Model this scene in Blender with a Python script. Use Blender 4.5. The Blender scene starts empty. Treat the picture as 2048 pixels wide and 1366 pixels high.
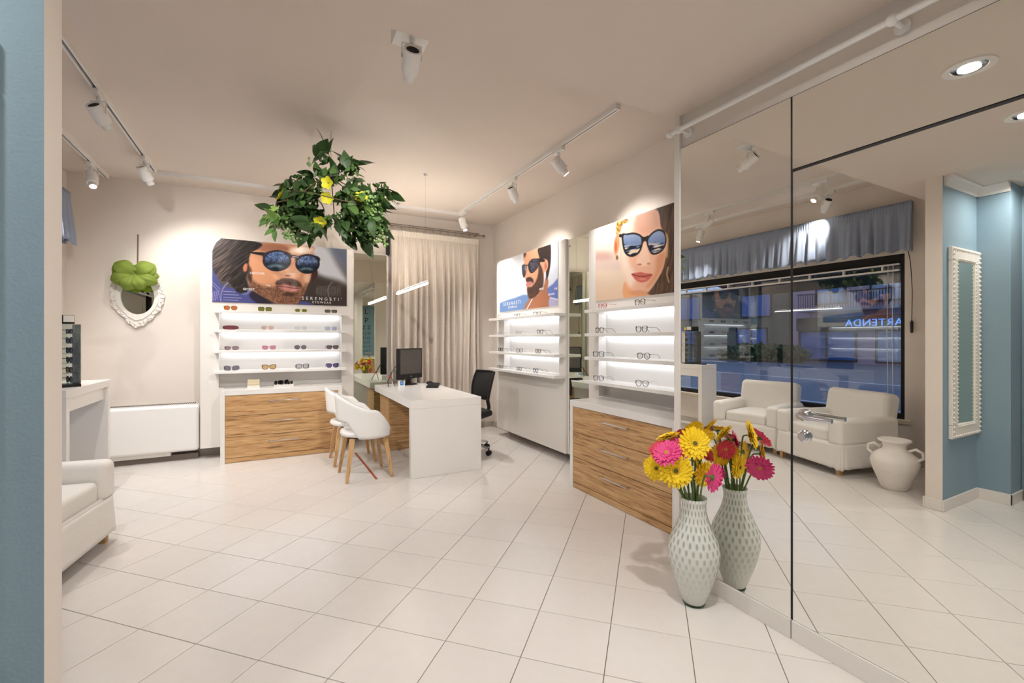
import bpy, bmesh, math, random
import numpy as np
from mathutils import Vector, Matrix, Euler
random.seed(7); np.random.seed(7)
SC = bpy.context.scene
COL = SC.collection
PI = math.pi

# ------------------------------------------------------------------ camera, world, exposure
FPX, YAW, HORY, CAMH = 899.4, math.radians(28.04), 677.7, 1.31
cam_d = bpy.data.cameras.new('camera'); cam = bpy.data.objects.new('camera', cam_d); COL.objects.link(cam)
cam.location = (0, 0, CAMH); cam.rotation_euler = (PI/2, 0, -YAW)
cam_d.sensor_width = 36; cam_d.lens = 36*FPX/2048; cam_d.shift_y = -(683-HORY)/2048
cam_d.clip_start = .02; cam_d.clip_end = 300
SC.camera = cam
SC.view_settings.view_transform = 'Standard'; SC.view_settings.look = 'None'
SC.view_settings.gamma = 1; SC.view_settings.use_curve_mapping = False
SC.view_settings.exposure = 0.99
SC.cycles.max_bounces = 7; SC.cycles.diffuse_bounces = 4; SC.cycles.glossy_bounces = 4; SC.cycles.transmission_bounces = 3; SC.cycles.blur_glossy = .6
w = bpy.data.worlds.new('dusk_sky'); SC.world = w; w.use_nodes = True
bg = w.node_tree.nodes['Background']; bg.inputs[0].default_value = (.50, .64, 1.0, 1); bg.inputs[1].default_value = .55
SPOT_W, DOWN_W, LED_S, BAR_S, BAR_UP = 43, 5.6, 3.4, 7.5, 72
WARM = (1, .86, .70); NEUT = (1, .972, .94)

Fv = np.array([math.sin(YAW), math.cos(YAW)]); Rv = np.array([math.cos(YAW), -math.sin(YAW)])
def ray(px, py):
    u = (px-1024)/FPX; d = Fv+u*Rv
    return np.array([d[0], d[1], -(py-HORY)/FPX])
def atD(px, py, d): r = ray(px, py)*d; return Vector((r[0], r[1], r[2]+CAMH))
def atY(px, py, y): r = ray(px, py); t = y/r[1]; return Vector((r[0]*t, y, r[2]*t+CAMH))
def atX(px, py, x): r = ray(px, py); t = x/r[0]; return Vector((x, r[1]*t, r[2]*t+CAMH))
def atZ(px, py, z): r = ray(px, py); t = (z-CAMH)/r[2]; return Vector((r[0]*t, r[1]*t, z))

# ------------------------------------------------------------------ materials
def lin(c):
    c = np.array(c, float)/255.
    return np.where(c <= .04045, c/12.92, ((c+.055)/1.055)**2.4)
def L4(c): l = lin(c); return (float(l[0]), float(l[1]), float(l[2]), 1)
MATS = {}
def mat(name, rgb, rough=.5, metal=0., spec=.5, noise=0., nscale=8., bump=0., bscale=60., sheen=0., trans=0., ior=1.45, coat=0., emit=None, es=0., stretch=None, rnd=0.):
    if name in MATS: return MATS[name]
    m = bpy.data.materials.new(name); m.use_nodes = True; MATS[name] = m
    nt = m.node_tree; b = nt.nodes['Principled BSDF']; N = nt.nodes.new; K = nt.links.new
    b.inputs['Base Color'].default_value = L4(rgb); b.inputs['Roughness'].default_value = rough
    b.inputs['Metallic'].default_value = metal; b.inputs['Specular IOR Level'].default_value = spec
    b.inputs['IOR'].default_value = ior
    if trans: b.inputs['Transmission Weight'].default_value = trans
    if coat: b.inputs['Coat Weight'].default_value = coat
    if sheen: b.inputs['Sheen Weight'].default_value = sheen
    if emit is not None: b.inputs['Emission Color'].default_value = L4(emit); b.inputs['Emission Strength'].default_value = es
    tc = N('ShaderNodeTexCoord'); src = tc.outputs['Object']
    if stretch:
        mp = N('ShaderNodeMapping'); mp.inputs['Scale'].default_value = stretch; K(src, mp.inputs[0]); src = mp.outputs[0]
    col = None
    if noise:
        n = N('ShaderNodeTexNoise'); n.inputs['Scale'].default_value = nscale; n.inputs['Detail'].default_value = 4; K(src, n.inputs['Vector'])
        r = N('ShaderNodeMapRange'); r.inputs['From Min'].default_value = .3; r.inputs['From Max'].default_value = .7
        r.inputs['To Min'].default_value = 1-noise; r.inputs['To Max'].default_value = 1+noise*.6; K(n.outputs['Fac'], r.inputs[0])
        x = N('ShaderNodeVectorMath'); x.operation = 'SCALE'; x.inputs[0].default_value = L4(rgb)[:3]; K(r.outputs[0], x.inputs['Scale'])
        col = x.outputs[0]
    if rnd:
        oi = N('ShaderNodeObjectInfo'); r = N('ShaderNodeMapRange'); r.inputs['To Min'].default_value = 1-rnd; r.inputs['To Max'].default_value = 1.0; K(oi.outputs['Random'], r.inputs[0])
        x = N('ShaderNodeVectorMath'); x.operation = 'SCALE'
        if col is None: x.inputs[0].default_value = L4(rgb)[:3]
        else: K(col, x.inputs[0])
        K(r.outputs[0], x.inputs['Scale']); col = x.outputs[0]
    if col is not None: K(col, b.inputs['Base Color'])
    if bump:
        n = N('ShaderNodeTexNoise'); n.inputs['Scale'].default_value = bscale; n.inputs['Detail'].default_value = 3; K(src, n.inputs['Vector'])
        bp = N('ShaderNodeBump'); bp.inputs['Strength'].default_value = bump; bp.inputs['Distance'].default_value = .01; K(n.outputs['Fac'], bp.inputs['Height']); K(bp.outputs[0], b.inputs['Normal'])
    return m
def mat_wood(name, c1, c2, c3, axis='X', rough=.42):
    m = bpy.data.materials.new(name); m.use_nodes = True; MATS[name] = m
    nt = m.node_tree; b = nt.nodes['Principled BSDF']; N = nt.nodes.new; K = nt.links.new
    tc = N('ShaderNodeTexCoord'); mp = N('ShaderNodeMapping')
    mp.inputs['Scale'].default_value = {'X': (1.3, 26, 26), 'Y': (14, 1.1, 14), 'Z': (14, 14, 1.1)}[axis]
    oi = N('ShaderNodeObjectInfo'); mm = N('ShaderNodeMath'); mm.operation = 'MULTIPLY'; mm.inputs[1].default_value = 20; K(oi.outputs['Random'], mm.inputs[0])
    K(tc.outputs['Object'], mp.inputs[0]); 
    ad = N('ShaderNodeVectorMath'); ad.operation = 'ADD'; K(mp.outputs[0], ad.inputs[0]); K(mm.outputs[0], ad.inputs[1])
    n1 = N('ShaderNodeTexNoise'); n1.inputs['Scale'].default_value = 1.6; n1.inputs['Detail'].default_value = 5; n1.inputs['Distortion'].default_value = 1.2; K(ad.outputs[0], n1.inputs['Vector'])
    n2 = N('ShaderNodeTexNoise'); n2.inputs['Scale'].default_value = 6; n2.inputs['Detail'].default_value = 6; n2.inputs['Distortion'].default_value = .4; K(ad.outputs[0], n2.inputs['Vector'])
    mx = N('ShaderNodeMix'); mx.inputs[0].default_value = .45; K(n1.outputs['Fac'], mx.inputs[2]); K(n2.outputs['Fac'], mx.inputs[3])
    cr = N('ShaderNodeValToRGB'); e = cr.color_ramp.elements
    e[0].position = .36; e[0].color = L4(c1); e[1].position = .62; e[1].color = L4(c3)
    x = e.new(.47); x.color = L4(c2)
    K(mx.outputs[0], cr.inputs[0]); K(cr.outputs[0], b.inputs['Base Color']); b.inputs['Roughness'].default_value = rough
    bp = N('ShaderNodeBump'); bp.inputs['Strength'].default_value = .15; bp.inputs['Distance'].default_value = .004; K(n2.outputs['Fac'], bp.inputs['Height']); K(bp.outputs[0], b.inputs['Normal'])
    return m
def mat_glass(name, tint, gloss=.5, rough=0., fres=1.5, base=0.):
    """clear sheet: tinted straight-through light plus Fresnel mirror reflection"""
    if name in MATS: return MATS[name]
    m = bpy.data.materials.new(name); m.use_nodes = True; MATS[name] = m
    nt = m.node_tree; N = nt.nodes.new; K = nt.links.new
    nt.nodes.remove(nt.nodes['Principled BSDF']); out = nt.nodes['Material Output']
    t = N('ShaderNodeBsdfTransparent'); t.inputs[0].default_value = L4(tint)
    g = N('ShaderNodeBsdfGlossy'); g.inputs['Roughness'].default_value = rough
    lw = N('ShaderNodeLayerWeight'); lw.inputs[0].default_value = .5
    pw = N('ShaderNodeMath'); pw.operation = 'POWER'; pw.inputs[1].default_value = 4.5; K(lw.outputs['Facing'], pw.inputs[0])
    sc = N('ShaderNodeMath'); sc.operation = 'MULTIPLY_ADD'; sc.inputs[1].default_value = .95; sc.inputs[2].default_value = .042; K(pw.outputs[0], sc.inputs[0])
    mu = N('ShaderNodeMath'); mu.operation = 'MULTIPLY_ADD'; mu.inputs[1].default_value = gloss; mu.inputs[2].default_value = base; mu.use_clamp = True; K(sc.outputs[0], mu.inputs[0])
    mx = N('ShaderNodeMixShader'); K(mu.outputs[0], mx.inputs[0]); K(t.outputs[0], mx.inputs[1]); K(g.outputs[0], mx.inputs[2]); K(mx.outputs[0], out.inputs[0])
    return m
def mat_emit(name, rgb, s):
    if name in MATS: return MATS[name]
    m = bpy.data.materials.new(name); m.use_nodes = True; MATS[name] = m
    b = m.node_tree.nodes['Principled BSDF']; b.inputs['Base Color'].default_value = L4(rgb)
    b.inputs['Emission Color'].default_value = L4(rgb); b.inputs['Emission Strength'].default_value = s
    return m
def mat_vcol(name, rough=.35):
    m = bpy.data.materials.new(name); m.use_nodes = True; MATS[name] = m
    nt = m.node_tree; b = nt.nodes['Principled BSDF']; a = nt.nodes.new('ShaderNodeVertexColor'); a.layer_name = 'print'
    nt.links.new(a.outputs[0], b.inputs['Base Color']); b.inputs['Roughness'].default_value = rough; b.inputs['Specular IOR Level'].default_value = .3
    return m
def mat_vase():
    m = bpy.data.materials.new('vase_glass'); m.use_nodes = True
    nt = m.node_tree; b = nt.nodes['Principled BSDF']; N = nt.nodes.new; K = nt.links.new; out = nt.nodes['Material Output']
    tc = N('ShaderNodeTexCoord'); sp = N('ShaderNodeSeparateXYZ'); K(tc.outputs['Object'], sp.inputs[0])
    at = N('ShaderNodeMath'); at.operation = 'ARCTAN2'; K(sp.outputs[1], at.inputs[0]); K(sp.outputs[0], at.inputs[1])
    def wave(sgn):
        a = N('ShaderNodeMath'); a.operation = 'MULTIPLY'; a.inputs[1].default_value = 23*sgn; K(at.outputs[0], a.inputs[0])
        z = N('ShaderNodeMath'); z.operation = 'MULTIPLY_ADD'; z.inputs[1].default_value = 92; K(sp.outputs[2], z.inputs[0]); K(a.outputs[0], z.inputs[2])
        s = N('ShaderNodeMath'); s.operation = 'SINE'; K(z.outputs[0], s.inputs[0]); return s.outputs[0]
    p = N('ShaderNodeMath'); p.operation = 'ADD'; K(wave(1), p.inputs[0]); K(wave(-1), p.inputs[1])
    r = N('ShaderNodeMapRange'); r.inputs[1].default_value = .0; r.inputs[2].default_value = 1.5; K(p.outputs[0], r.inputs[0])
    # the clear windows are stronger in the upper body and fade towards the foot
    hz = N('ShaderNodeMapRange'); hz.inputs[1].default_value = .10; hz.inputs[2].default_value = .32; hz.inputs[3].default_value = .05; hz.inputs[4].default_value = .5; K(sp.outputs[2], hz.inputs[0])
    q = N('ShaderNodeMath'); q.operation = 'MULTIPLY'; K(r.outputs[0], q.inputs[0]); K(hz.outputs[0], q.inputs[1])
    b.inputs['Base Color'].default_value = L4((240, 241, 234)); b.inputs['Roughness'].default_value = .08; b.inputs['Coat Weight'].default_value = .5
    b.inputs['Subsurface Weight'].default_value = 0
    tl = N('ShaderNodeBsdfTranslucent'); tl.inputs[0].default_value = L4((225, 235, 215))
    m1 = N('ShaderNodeMixShader'); m1.inputs[0].default_value = .2; K(b.outputs[0], m1.inputs[1]); K(tl.outputs[0], m1.inputs[2])
    tr = N('ShaderNodeBsdfTransparent'); tr.inputs[0].default_value = L4((170, 190, 176))
    gl = N('ShaderNodeBsdfGlossy'); gl.inputs['Roughness'].default_value = .05
    m0 = N('ShaderNodeMixShader'); m0.inputs[0].default_value = .12; K(tr.outputs[0], m0.inputs[1]); K(gl.outputs[0], m0.inputs[2])
    m2 = N('ShaderNodeMixShader'); K(q.outputs[0], m2.inputs[0]); K(m1.outputs[0], m2.inputs[1]); K(m0.outputs[0], m2.inputs[2])
    K(m2.outputs[0], out.inputs[0])
    bp = N('ShaderNodeBump'); bp.inputs['Strength'].default_value = .25; bp.inputs['Distance'].default_value = .004; K(p.outputs[0], bp.inputs['Height']); K(bp.outputs[0], b.inputs['Normal'])
    return m

M_WALL = mat('wall_paint', (230, 220, 210), .85, noise=.025, nscale=2, bump=.05, bscale=90)
M_CEIL = mat('ceiling_paint', (222, 209, 197), .9, noise=.02, nscale=1.5, bump=.04, bscale=70)
M_BLUE = mat('blue_paint', (138, 162, 176), .7, noise=.03, nscale=3, bump=.12, bscale=120)
M_TILE = mat('floor_tile', (226, 220, 215), .2, spec=.45, noise=.02, nscale=14, rnd=.035, bump=.03, bscale=220)
M_GROUT = mat('grout', (128, 116, 106), .9)
M_SKIRT = mat('skirting_stone', (190, 180, 168), .4, noise=.1, nscale=12)
M_TRIM = mat('white_trim', (232, 226, 220), .4)
M_LAC = mat('white_lacquer', (238, 235, 231), .22, noise=.008, nscale=3)
M_LACM = mat('white_satin', (234, 229, 223), .5)
M_WHITEM = mat('white_metal', (235, 232, 228), .35)
M_PLAST = mat('white_plastic', (240, 238, 235), .3)
M_BLACK = mat('black_plastic', (22, 21, 22), .35)
M_BLACKM = mat('black_matt', (26, 24, 24), .7, bump=.15, bscale=300)
M_DARK = mat('dark_gap', (30, 26, 24), .8)
M_CHROME = mat('chrome', (205, 205, 208), .18, metal=1)
M_BRASS = mat('nickel_rod', (150, 140, 128), .35, metal=1)
M_MIRROR = mat('mirror_silver', (243, 243, 238), .0, metal=1)
M_MIRG = mat('mirror_silver_green', (226, 230, 216), .0, metal=1)
M_WOOD = mat_wood('zebrano_wood', (136, 94, 56), (192, 148, 98), (216, 176, 126), 'X')
M_WOODD = mat_wood('zebrano_wood_side', (130, 90, 54), (186, 144, 96), (208, 168, 118), 'X')
M_LEGW = mat_wood('oak_leg', (176, 128, 78), (204, 160, 108), (216, 176, 124), 'Z', .5)
M_FAB = mat('slipcover_cotton', (240, 236, 230), .95, sheen=.2, noise=.015, nscale=5, bump=.12, bscale=40)
M_CURT = mat('curtain_linen', (222, 210, 197), .95, sheen=.1, noise=.04, nscale=30, bump=.1, bscale=250)
M_TAPE = mat('curtain_tape', (236, 226, 212), .9)
M_VAL = mat('valance_cotton', (150, 160, 180), .9, sheen=.1, noise=.03, nscale=20)
M_LED = mat_emit('led_strip', (240, 246, 255), LED_S)
M_LAMP = mat_emit('lamp_glow', (255, 244, 226), 14)
M_BAR = mat_emit('led_bar', (255, 250, 240), BAR_S); M_BARU = mat_emit('led_bar_uplight', (255, 244, 230), BAR_UP)
M_ACRY = mat_glass('clear_acrylic', (244, 248, 248), .6)
M_PANE = mat_glass('window_glass', (236, 242, 246), 2.4)
M_SCREEN = mat('monitor_screen', (88, 82, 78), .22)  # base grey lightened to carry the reflection on the dark screen
M_GREEN = [mat('leaf_dark', (58, 84, 44), .45, noise=.2, nscale=20), mat('leaf_mid', (80, 112, 54), .45, noise=.2, nscale=20), mat('leaf_light', (122, 152, 74), .5, noise=.15, nscale=20)]
M_BERRY = mat('green_berry', (142, 174, 104), .5, noise=.2, nscale=30)
M_STEM = mat('plant_stem', (86, 74, 50), .7)
M_FSTEM = mat('flower_stem', (92, 118, 58), .5, noise=.15, nscale=30)
M_YEL = mat('petal_yellow', (255, 216, 30), .55, noise=.06, nscale=60)
M_PINK = mat('petal_pink', (238, 78, 142), .55, noise=.12, nscale=60)
M_CORAL = mat('petal_coral', (222, 70, 84), .55, noise=.12, nscale=60)
M_TERR = mat('white_terracotta', (238, 232, 224), .75, noise=.03, nscale=10, bump=.15, bscale=50)
M_TULLE = mat_glass('green_tulle', (148, 180, 40), 0, base=.0)
M_ORN = mat('white_ornate', (236, 230, 222), .5, bump=.3, bscale=60)

def tulle():
    m = bpy.data.materials.new('lime_tulle'); m.use_nodes = True
    nt = m.node_tree; b = nt.nodes['Principled BSDF']; N = nt.nodes.new; K = nt.links.new
    b.inputs['Base Color'].default_value = L4((160, 178, 84)); b.inputs['Roughness'].default_value = .8
    tr = N('ShaderNodeBsdfTransparent'); tr.inputs[0].default_value = L4((215, 235, 150)); tl = N('ShaderNodeBsdfTranslucent'); tl.inputs[0].default_value = L4((176, 196, 84))
    a = N('ShaderNodeMixShader'); a.inputs[0].default_value = .45; K(b.outputs[0], a.inputs[1]); K(tl.outputs[0], a.inputs[2])
    c = N('ShaderNodeMixShader'); c.inputs[0].default_value = .12; K(a.outputs[0], c.inputs[1]); K(tr.outputs[0], c.inputs[2]); K(c.outputs[0], nt.nodes['Material Output'].inputs[0])
    return m
M_TULLE = tulle()

# ------------------------------------------------------------------ mesh helpers
class MB:
    def __init__(s): s.v = []; s.f = []; s.m = []
    def add(s, vs, fs, mi=0):
        o = len(s.v); s.v += [tuple(p) for p in vs]; s.f += [tuple(i+o for i in f) for f in fs]; s.m += [mi]*len(fs); return s
    def box(s, x0, x1, y0, y1, z0, z1, mi=0):
        return s.add([(x0,y0,z0),(x1,y0,z0),(x1,y1,z0),(x0,y1,z0),(x0,y0,z1),(x1,y0,z1),(x1,y1,z1),(x0,y1,z1)],
                     [(0,3,2,1),(4,5,6,7),(0,1,5,4),(1,2,6,5),(2,3,7,6),(3,0,4,7)], mi)
    def frustum(s, c0, c1, a0, b0, a1, b1):     # square tapered bar from c0 to c1
        p = []
        for c, a, b in ((c0, a0, b0), (c1, a1, b1)):
            p += [(c[0]-a, c[1]-b, c[2]), (c[0]+a, c[1]-b, c[2]), (c[0]+a, c[1]+b, c[2]), (c[0]-a, c[1]+b, c[2])]
        return s.add(p, [(0,3,2,1),(4,5,6,7),(0,1,5,4),(1,2,6,5),(2,3,7,6),(3,0,4,7)])
    def tube(s, pts, r, n=8, caps=True):
        P = [Vector(p) for p in pts]; R = r if isinstance(r, (list, tuple)) else [r]*len(P)
        vs = []; up = None
        for i, p in enumerate(P):
            t = (P[min(i+1, len(P)-1)]-P[max(i-1, 0)]).normalized()
            if up is None: up = Vector((0,0,1)) if abs(t.z) < .9 else Vector((1,0,0))
            a = t.cross(up).normalized(); b = a.cross(t).normalized(); up = b
            for k in range(n):
                g = 2*PI*k/n; vs.append(p+a*math.cos(g)*R[i]+b*math.sin(g)*R[i])
        fs = [(i*n+k, i*n+(k+1) % n, (i+1)*n+(k+1) % n, (i+1)*n+k) for i in range(len(P)-1) for k in range(n)]
        if caps: fs += [tuple(range(n-1, -1, -1)), tuple((len(P)-1)*n+k for k in range(n))]
        return s.add(vs, fs)
    def lathe(s, prof, n=32, c=(0,0,0), caps=True):
        vs = [(c[0]+r*math.cos(2*PI*k/n), c[1]+r*math.sin(2*PI*k/n), c[2]+z) for r, z in prof for k in range(n)]
        fs = [(i*n+k, i*n+(k+1) % n, (i+1)*n+(k+1) % n, (i+1)*n+k) for i in range(len(prof)-1) for k in range(n)]
        if caps: fs += [tuple(range(n-1, -1, -1)), tuple((len(prof)-1)*n+k for k in range(n))]
        return s.add(vs, fs)
    def ball(s, c, r, n=8, m=6, sc=(1,1,1)):
        vs = [(c[0], c[1], c[2]-r*sc[2])]
        for i in range(1, m):
            a = -PI/2+PI*i/m
            for k in range(n): vs.append((c[0]+r*sc[0]*math.cos(a)*math.cos(2*PI*k/n), c[1]+r*sc[1]*math.cos(a)*math.sin(2*PI*k/n), c[2]+r*sc[2]*math.sin(a)))
        vs.append((c[0], c[1], c[2]+r*sc[2])); T = len(vs)-1
        fs = [(0, 1+(k+1) % n, 1+k) for k in range(n)]
        for i in range(m-2): fs += [(1+i*n+k, 1+i*n+(k+1) % n, 1+(i+1)*n+(k+1) % n, 1+(i+1)*n+k) for k in range(n)]
        fs += [(T, 1+(m-2)*n+k, 1+(m-2)*n+(k+1) % n) for k in range(n)]
        return s.add(vs, fs)
    def grid(s, nu, nv, fn, closeu=False):
        vs = [fn(i/(nu-(0 if closeu else 1)), j/(nv-1)) for j in range(nv) for i in range(nu)]
        fs = [(j*nu+i, j*nu+(i+1) % nu, (j+1)*nu+(i+1) % nu, (j+1)*nu+i) for j in range(nv-1) for i in range(nu if closeu else nu-1)]
        return s.add(vs, fs)
    def ring(s, outer, inner, y0, y1):          # flat ring in xz with thickness along y
        n = len(outer); vs = []
        for y in (y0, y1):
            vs += [(p[0], y, p[1]) for p in outer]+[(p[0], y, p[1]) for p in inner]
        fs = []
        for k in range(n):
            q = (k+1) % n
            fs += [(k, q, n+q, n+k), (2*n+q, 2*n+k, 3*n+k, 3*n+q), (q, k, 2*n+k, 2*n+q), (n+k, n+q, 3*n+q, 3*n+k)]
        return s.add(vs, fs)
    def slab(s, out, y0, y1):                   # filled outline in xz, thickness along y
        n = len(out)
        return s.add([(p[0], y0, p[1]) for p in out]+[(p[0], y1, p[1]) for p in out],
                     [tuple(range(n)), tuple(range(2*n-1, n-1, -1))]+[((k+1) % n, k, n+k, n+(k+1) % n) for k in range(n)])
    def xf(s, M, start=0):
        s.v[start:] = [tuple(M @ Vector(p)) for p in s.v[start:]]; return s
    def build(s, name, m, parent=None, loc=None, smooth=False, bevel=0, seg=2, sub=0, solid=0, fix=True):
        me = bpy.data.meshes.new(name); me.from_pydata(s.v, [], s.f); me.update()
        if fix:
            b = bmesh.new(); b.from_mesh(me); bmesh.ops.recalc_face_normals(b, faces=b.faces); b.to_mesh(me); b.free()
        for x in (m if isinstance(m, (list, tuple)) else [m]): me.materials.append(x)
        if isinstance(m, (list, tuple)): me.polygons.foreach_set('material_index', s.m)
        o = bpy.data.objects.new(name, me); COL.objects.link(o)
        if parent: o.parent = parent
        if loc is not None: o.location = loc
        if smooth:
            me.polygons.foreach_set('use_smooth', [True]*len(me.polygons))
            if smooth != 2: me.set_sharp_from_angle(angle=math.radians(40))
        if bevel:
            d = o.modifiers.new('bevel', 'BEVEL'); d.width = bevel; d.segments = seg; d.limit_method = 'ANGLE'; d.angle_limit = math.radians(35)
            me.polygons.foreach_set('use_smooth', [True]*len(me.polygons)); d.harden_normals = True
        if solid: d = o.modifiers.new('solid', 'SOLIDIFY'); d.thickness = solid; d.offset = 0
        if sub: d = o.modifiers.new('sub', 'SUBSURF'); d.levels = sub; d.render_levels = sub
        return o
def tag(o, label=None, cat=None, group=None, kind=None):
    if label: o['label'] = label
    if cat: o['category'] = cat
    if group: o['group'] = group
    if kind: o['kind'] = kind
    return o
def thing(name, label, cat, loc=(0,0,0), rz=0, group=None, kind=None):
    o = bpy.data.objects.new(name, None); COL.objects.link(o); o.empty_display_size = .1
    o.location = loc; o.rotation_euler = (0, 0, rz)
    return tag(o, label, cat, group, kind)
def lamp(name, typ, parent, loc, energy, color, direction=None, size=.03, angle=60, blend=.6):
    d = bpy.data.lights.new(name, typ); d.energy = energy; d.color = color
    if typ == 'SPOT': d.spot_size = math.radians(angle); d.spot_blend = blend
    d.shadow_soft_size = size
    o = bpy.data.objects.new(name, d); COL.objects.link(o); o.parent = parent; o.location = loc
    if direction is not None: o.rotation_euler = Vector(direction).to_track_quat('-Z', 'Y').to_euler()
    return o
def text(s, size, m, parent, loc, rot, name='lettering', align='CENTER', ext=.0006, space=1.0):
    c = bpy.data.curves.new('t', 'FONT'); c.body = s; c.size = size; c.align_x = align; c.align_y = 'CENTER'; c.extrude = ext; c.resolution_u = 3; c.space_character = space
    o = bpy.data.objects.new('t', c); COL.objects.link(o)
    me = bpy.data.meshes.new_from_object(o.evaluated_get(bpy.context.evaluated_depsgraph_get()))
    bpy.data.objects.remove(o); bpy.data.curves.remove(c)
    me.name = name; me.materials.clear(); me.materials.append(m)
    q = bpy.data.objects.new(name, me); COL.objects.link(q); q.parent = parent; q.location = loc; q.rotation_euler = rot
    return q
def copy_tree(o, parent=None):
    c = o.copy(); COL.objects.link(c); c.parent = parent
    for ch in list(o.children): copy_tree(ch, c)
    return c

# ================================================================== THE ROOM
XL, XR, YB = -1.83, 2.93, 6.10          # left wall, right wall, back wall
XM = 2.0                                 # mirror plane
ZC, ZLOW, YSTEP = 3.0, 2.55, 1.815
YR = -2.6                                # rear wall behind the camera
def struct(name, mb, m, label, cat, **k):
    return tag(mb.build(name, m, **k), label, cat, kind='structure')

# floor and its diagonal tiles
fl = struct('floor', MB().box(XL-.3, XR+.3, YR-.3, YB+.3, -.15, -.004), M_GROUT, 'pale cream ceramic tile floor laid on the diagonal', 'floor')
S0, DS, T0, DT, J = 2.112, .330, .676, .3385, .0016
r2 = 1/math.sqrt(2)
def clip(poly, xa, xb, ya, yb):
    for ax, lim, sg in ((0, xa, 1), (0, xb, -1), (1, ya, 1), (1, yb, -1)):
        out = []
        for i in range(len(poly)):
            a, b = poly[i], poly[(i+1) % len(poly)]
            da, db = sg*(a[ax]-lim), sg*(b[ax]-lim)
            if da >= 0: out.append(a)
            if da*db < 0:
                t = da/(da-db); out.append((a[0]+t*(b[0]-a[0]), a[1]+t*(b[1]-a[1])))
        poly = out
        if len(poly) < 3: return []
    return poly
def tile_mb(poly, c):
    n = len(poly); m = MB()
    A = [(p[0]-c[0], p[1]-c[1], 0) for p in poly]; b = .0012
    def ins(p): L = math.hypot(p[0], p[1]); return (p[0]*(1-b/L), p[1]*(1-b/L))
    m.add([(p[0], p[1], -.008) for p in A]+[(p[0], p[1], -.0012) for p in A]+[(*ins(p), 0) for p in A],
          [tuple(range(2*n, 3*n))]+[(k, (k+1) % n, n+(k+1) % n, n+k) for k in range(n)]+[(n+k, n+(k+1) % n, 2*n+(k+1) % n, 2*n+k) for k in range(n)])
    return m
tiles = []
for i in range(-24, 24):
    for j in range(-24, 24):
        s0, t0 = S0+i*DS, T0+j*DT-DT/2
        pts = [((s-t)*r2, (s+t)*r2) for s, t in ((s0+J, t0+J), (s0+DS-J, t0+J), (s0+DS-J, t0+DT-J), (s0+J, t0+DT-J))][::-1]
        c = (sum(p[0] for p in pts)/4, sum(p[1] for p in pts)/4)
        cl = clip(pts, XL, XR, YR, YB)
        if not cl: continue
        if c[0] > XM+.3 and c[1] < 1.55: continue
        if c[0] < -1.65 and c[1] < 1.2: continue
        cut = len(cl) != 4 or any(abs(a[0]-b[0])+abs(a[1]-b[1]) > 1e-6 for a, b in zip(cl, pts))
        # nearness: direct view plus the mirrored view
        d = min(math.hypot(c[0], c[1]), math.hypot(2*XM-c[0], c[1]))
        front = c[0]*Fv[0]+c[1]*Fv[1] > .6
        tiles.append((0 if front else 1, d, c, cl, cut))
tiles.sort(key=lambda t: (t[0], t[1]))
base_tile = None; rest = MB()
for k, (vis, d, c, cl, cut) in enumerate(tiles):
    if k < 290:
        if cut: tile_mb(cl, c).build('tile', M_TILE, fl, (c[0], c[1], 0), fix=False)
        elif base_tile is None: base_tile = tile_mb(cl, c).build('tile', M_TILE, fl, (c[0], c[1], 0), fix=False)
        else:
            o = base_tile.copy(); COL.objects.link(o); o.location = (c[0], c[1], 0)
    else:
        m = tile_mb(cl, c); rest.add([(v[0]+c[0], v[1]+c[1], v[2]) for v in m.v], m.f)
tag(rest.build('tile_field', M_TILE, fl, fix=False), kind='stuff')

# walls
T = .3
struct('wall_back', MB().box(XL-T, XR+T, YB, YB+T, -.1, 3.2), M_WALL, 'cream back wall behind the sunglasses display and the curtain', 'wall')
struct('wall_right', MB().box(XR, XR+T, YSTEP-.3, YB, -.1, 3.2), M_WALL, 'cream side wall carrying the optical frame displays', 'wall')
WY0, WY1, WZ0, WZ1 = 2.22, 5.62, .46, 2.21
struct('wall_left', MB().box(XL-T, XL, YR-.3, WY0, -.1, 3.2).box(XL-T, XL, WY1, YB, -.1, 3.2).box(XL-T, XL, WY0, WY1, -.1, WZ0).box(XL-T, XL, WY0, WY1, WZ1, 3.2),
       M_WALL, 'cream wall with the shop window onto the street', 'wall')
PX, PY0, PY1 = -.482, 1.475, 1.578
mb = MB().box(XL, PX, PY0, PY1, -.1, 2.7)
mb.m = [0, 0, 1, 0, 0, 0]
struct('wall_partition', mb, [M_WALL, M_BLUE], 'short partition wall painted blue on one side and cream on its end', 'wall')
struct('ceiling', MB().box(XL-T, XR+T, YSTEP, YB+T, ZC, 3.2), M_CEIL, 'cream ceiling over the shop', 'ceiling')
struct('ceiling_lower', MB().box(XL-T, XR+T, YR-.3, YSTEP, ZLOW, 3.2), M_CEIL, 'lowered cream ceiling over the entrance area', 'ceiling')
# entrance area behind the camera
BX = -1.13
struct('wall_entrance', MB().box(BX-T, BX, 1.28, PY0, -.1, ZLOW+.05).box(BX-T-.25, BX-.25, YR, 1.28, -.1, ZLOW+.05), M_BLUE, 'pale blue wall beside the doorway recess', 'wall')
struct('wall_rear', MB().box(XL, XR, YR-T, YR, -.1, ZLOW+.05), M_WALL, 'cream wall at the far end of the entrance area', 'wall')
struct('wall_mirror', MB().box(XM+.012, XR, YR, 1.807, -.1, 2.62), M_WALL, 'cream wall above and behind the mirrored panels', 'wall')
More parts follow.
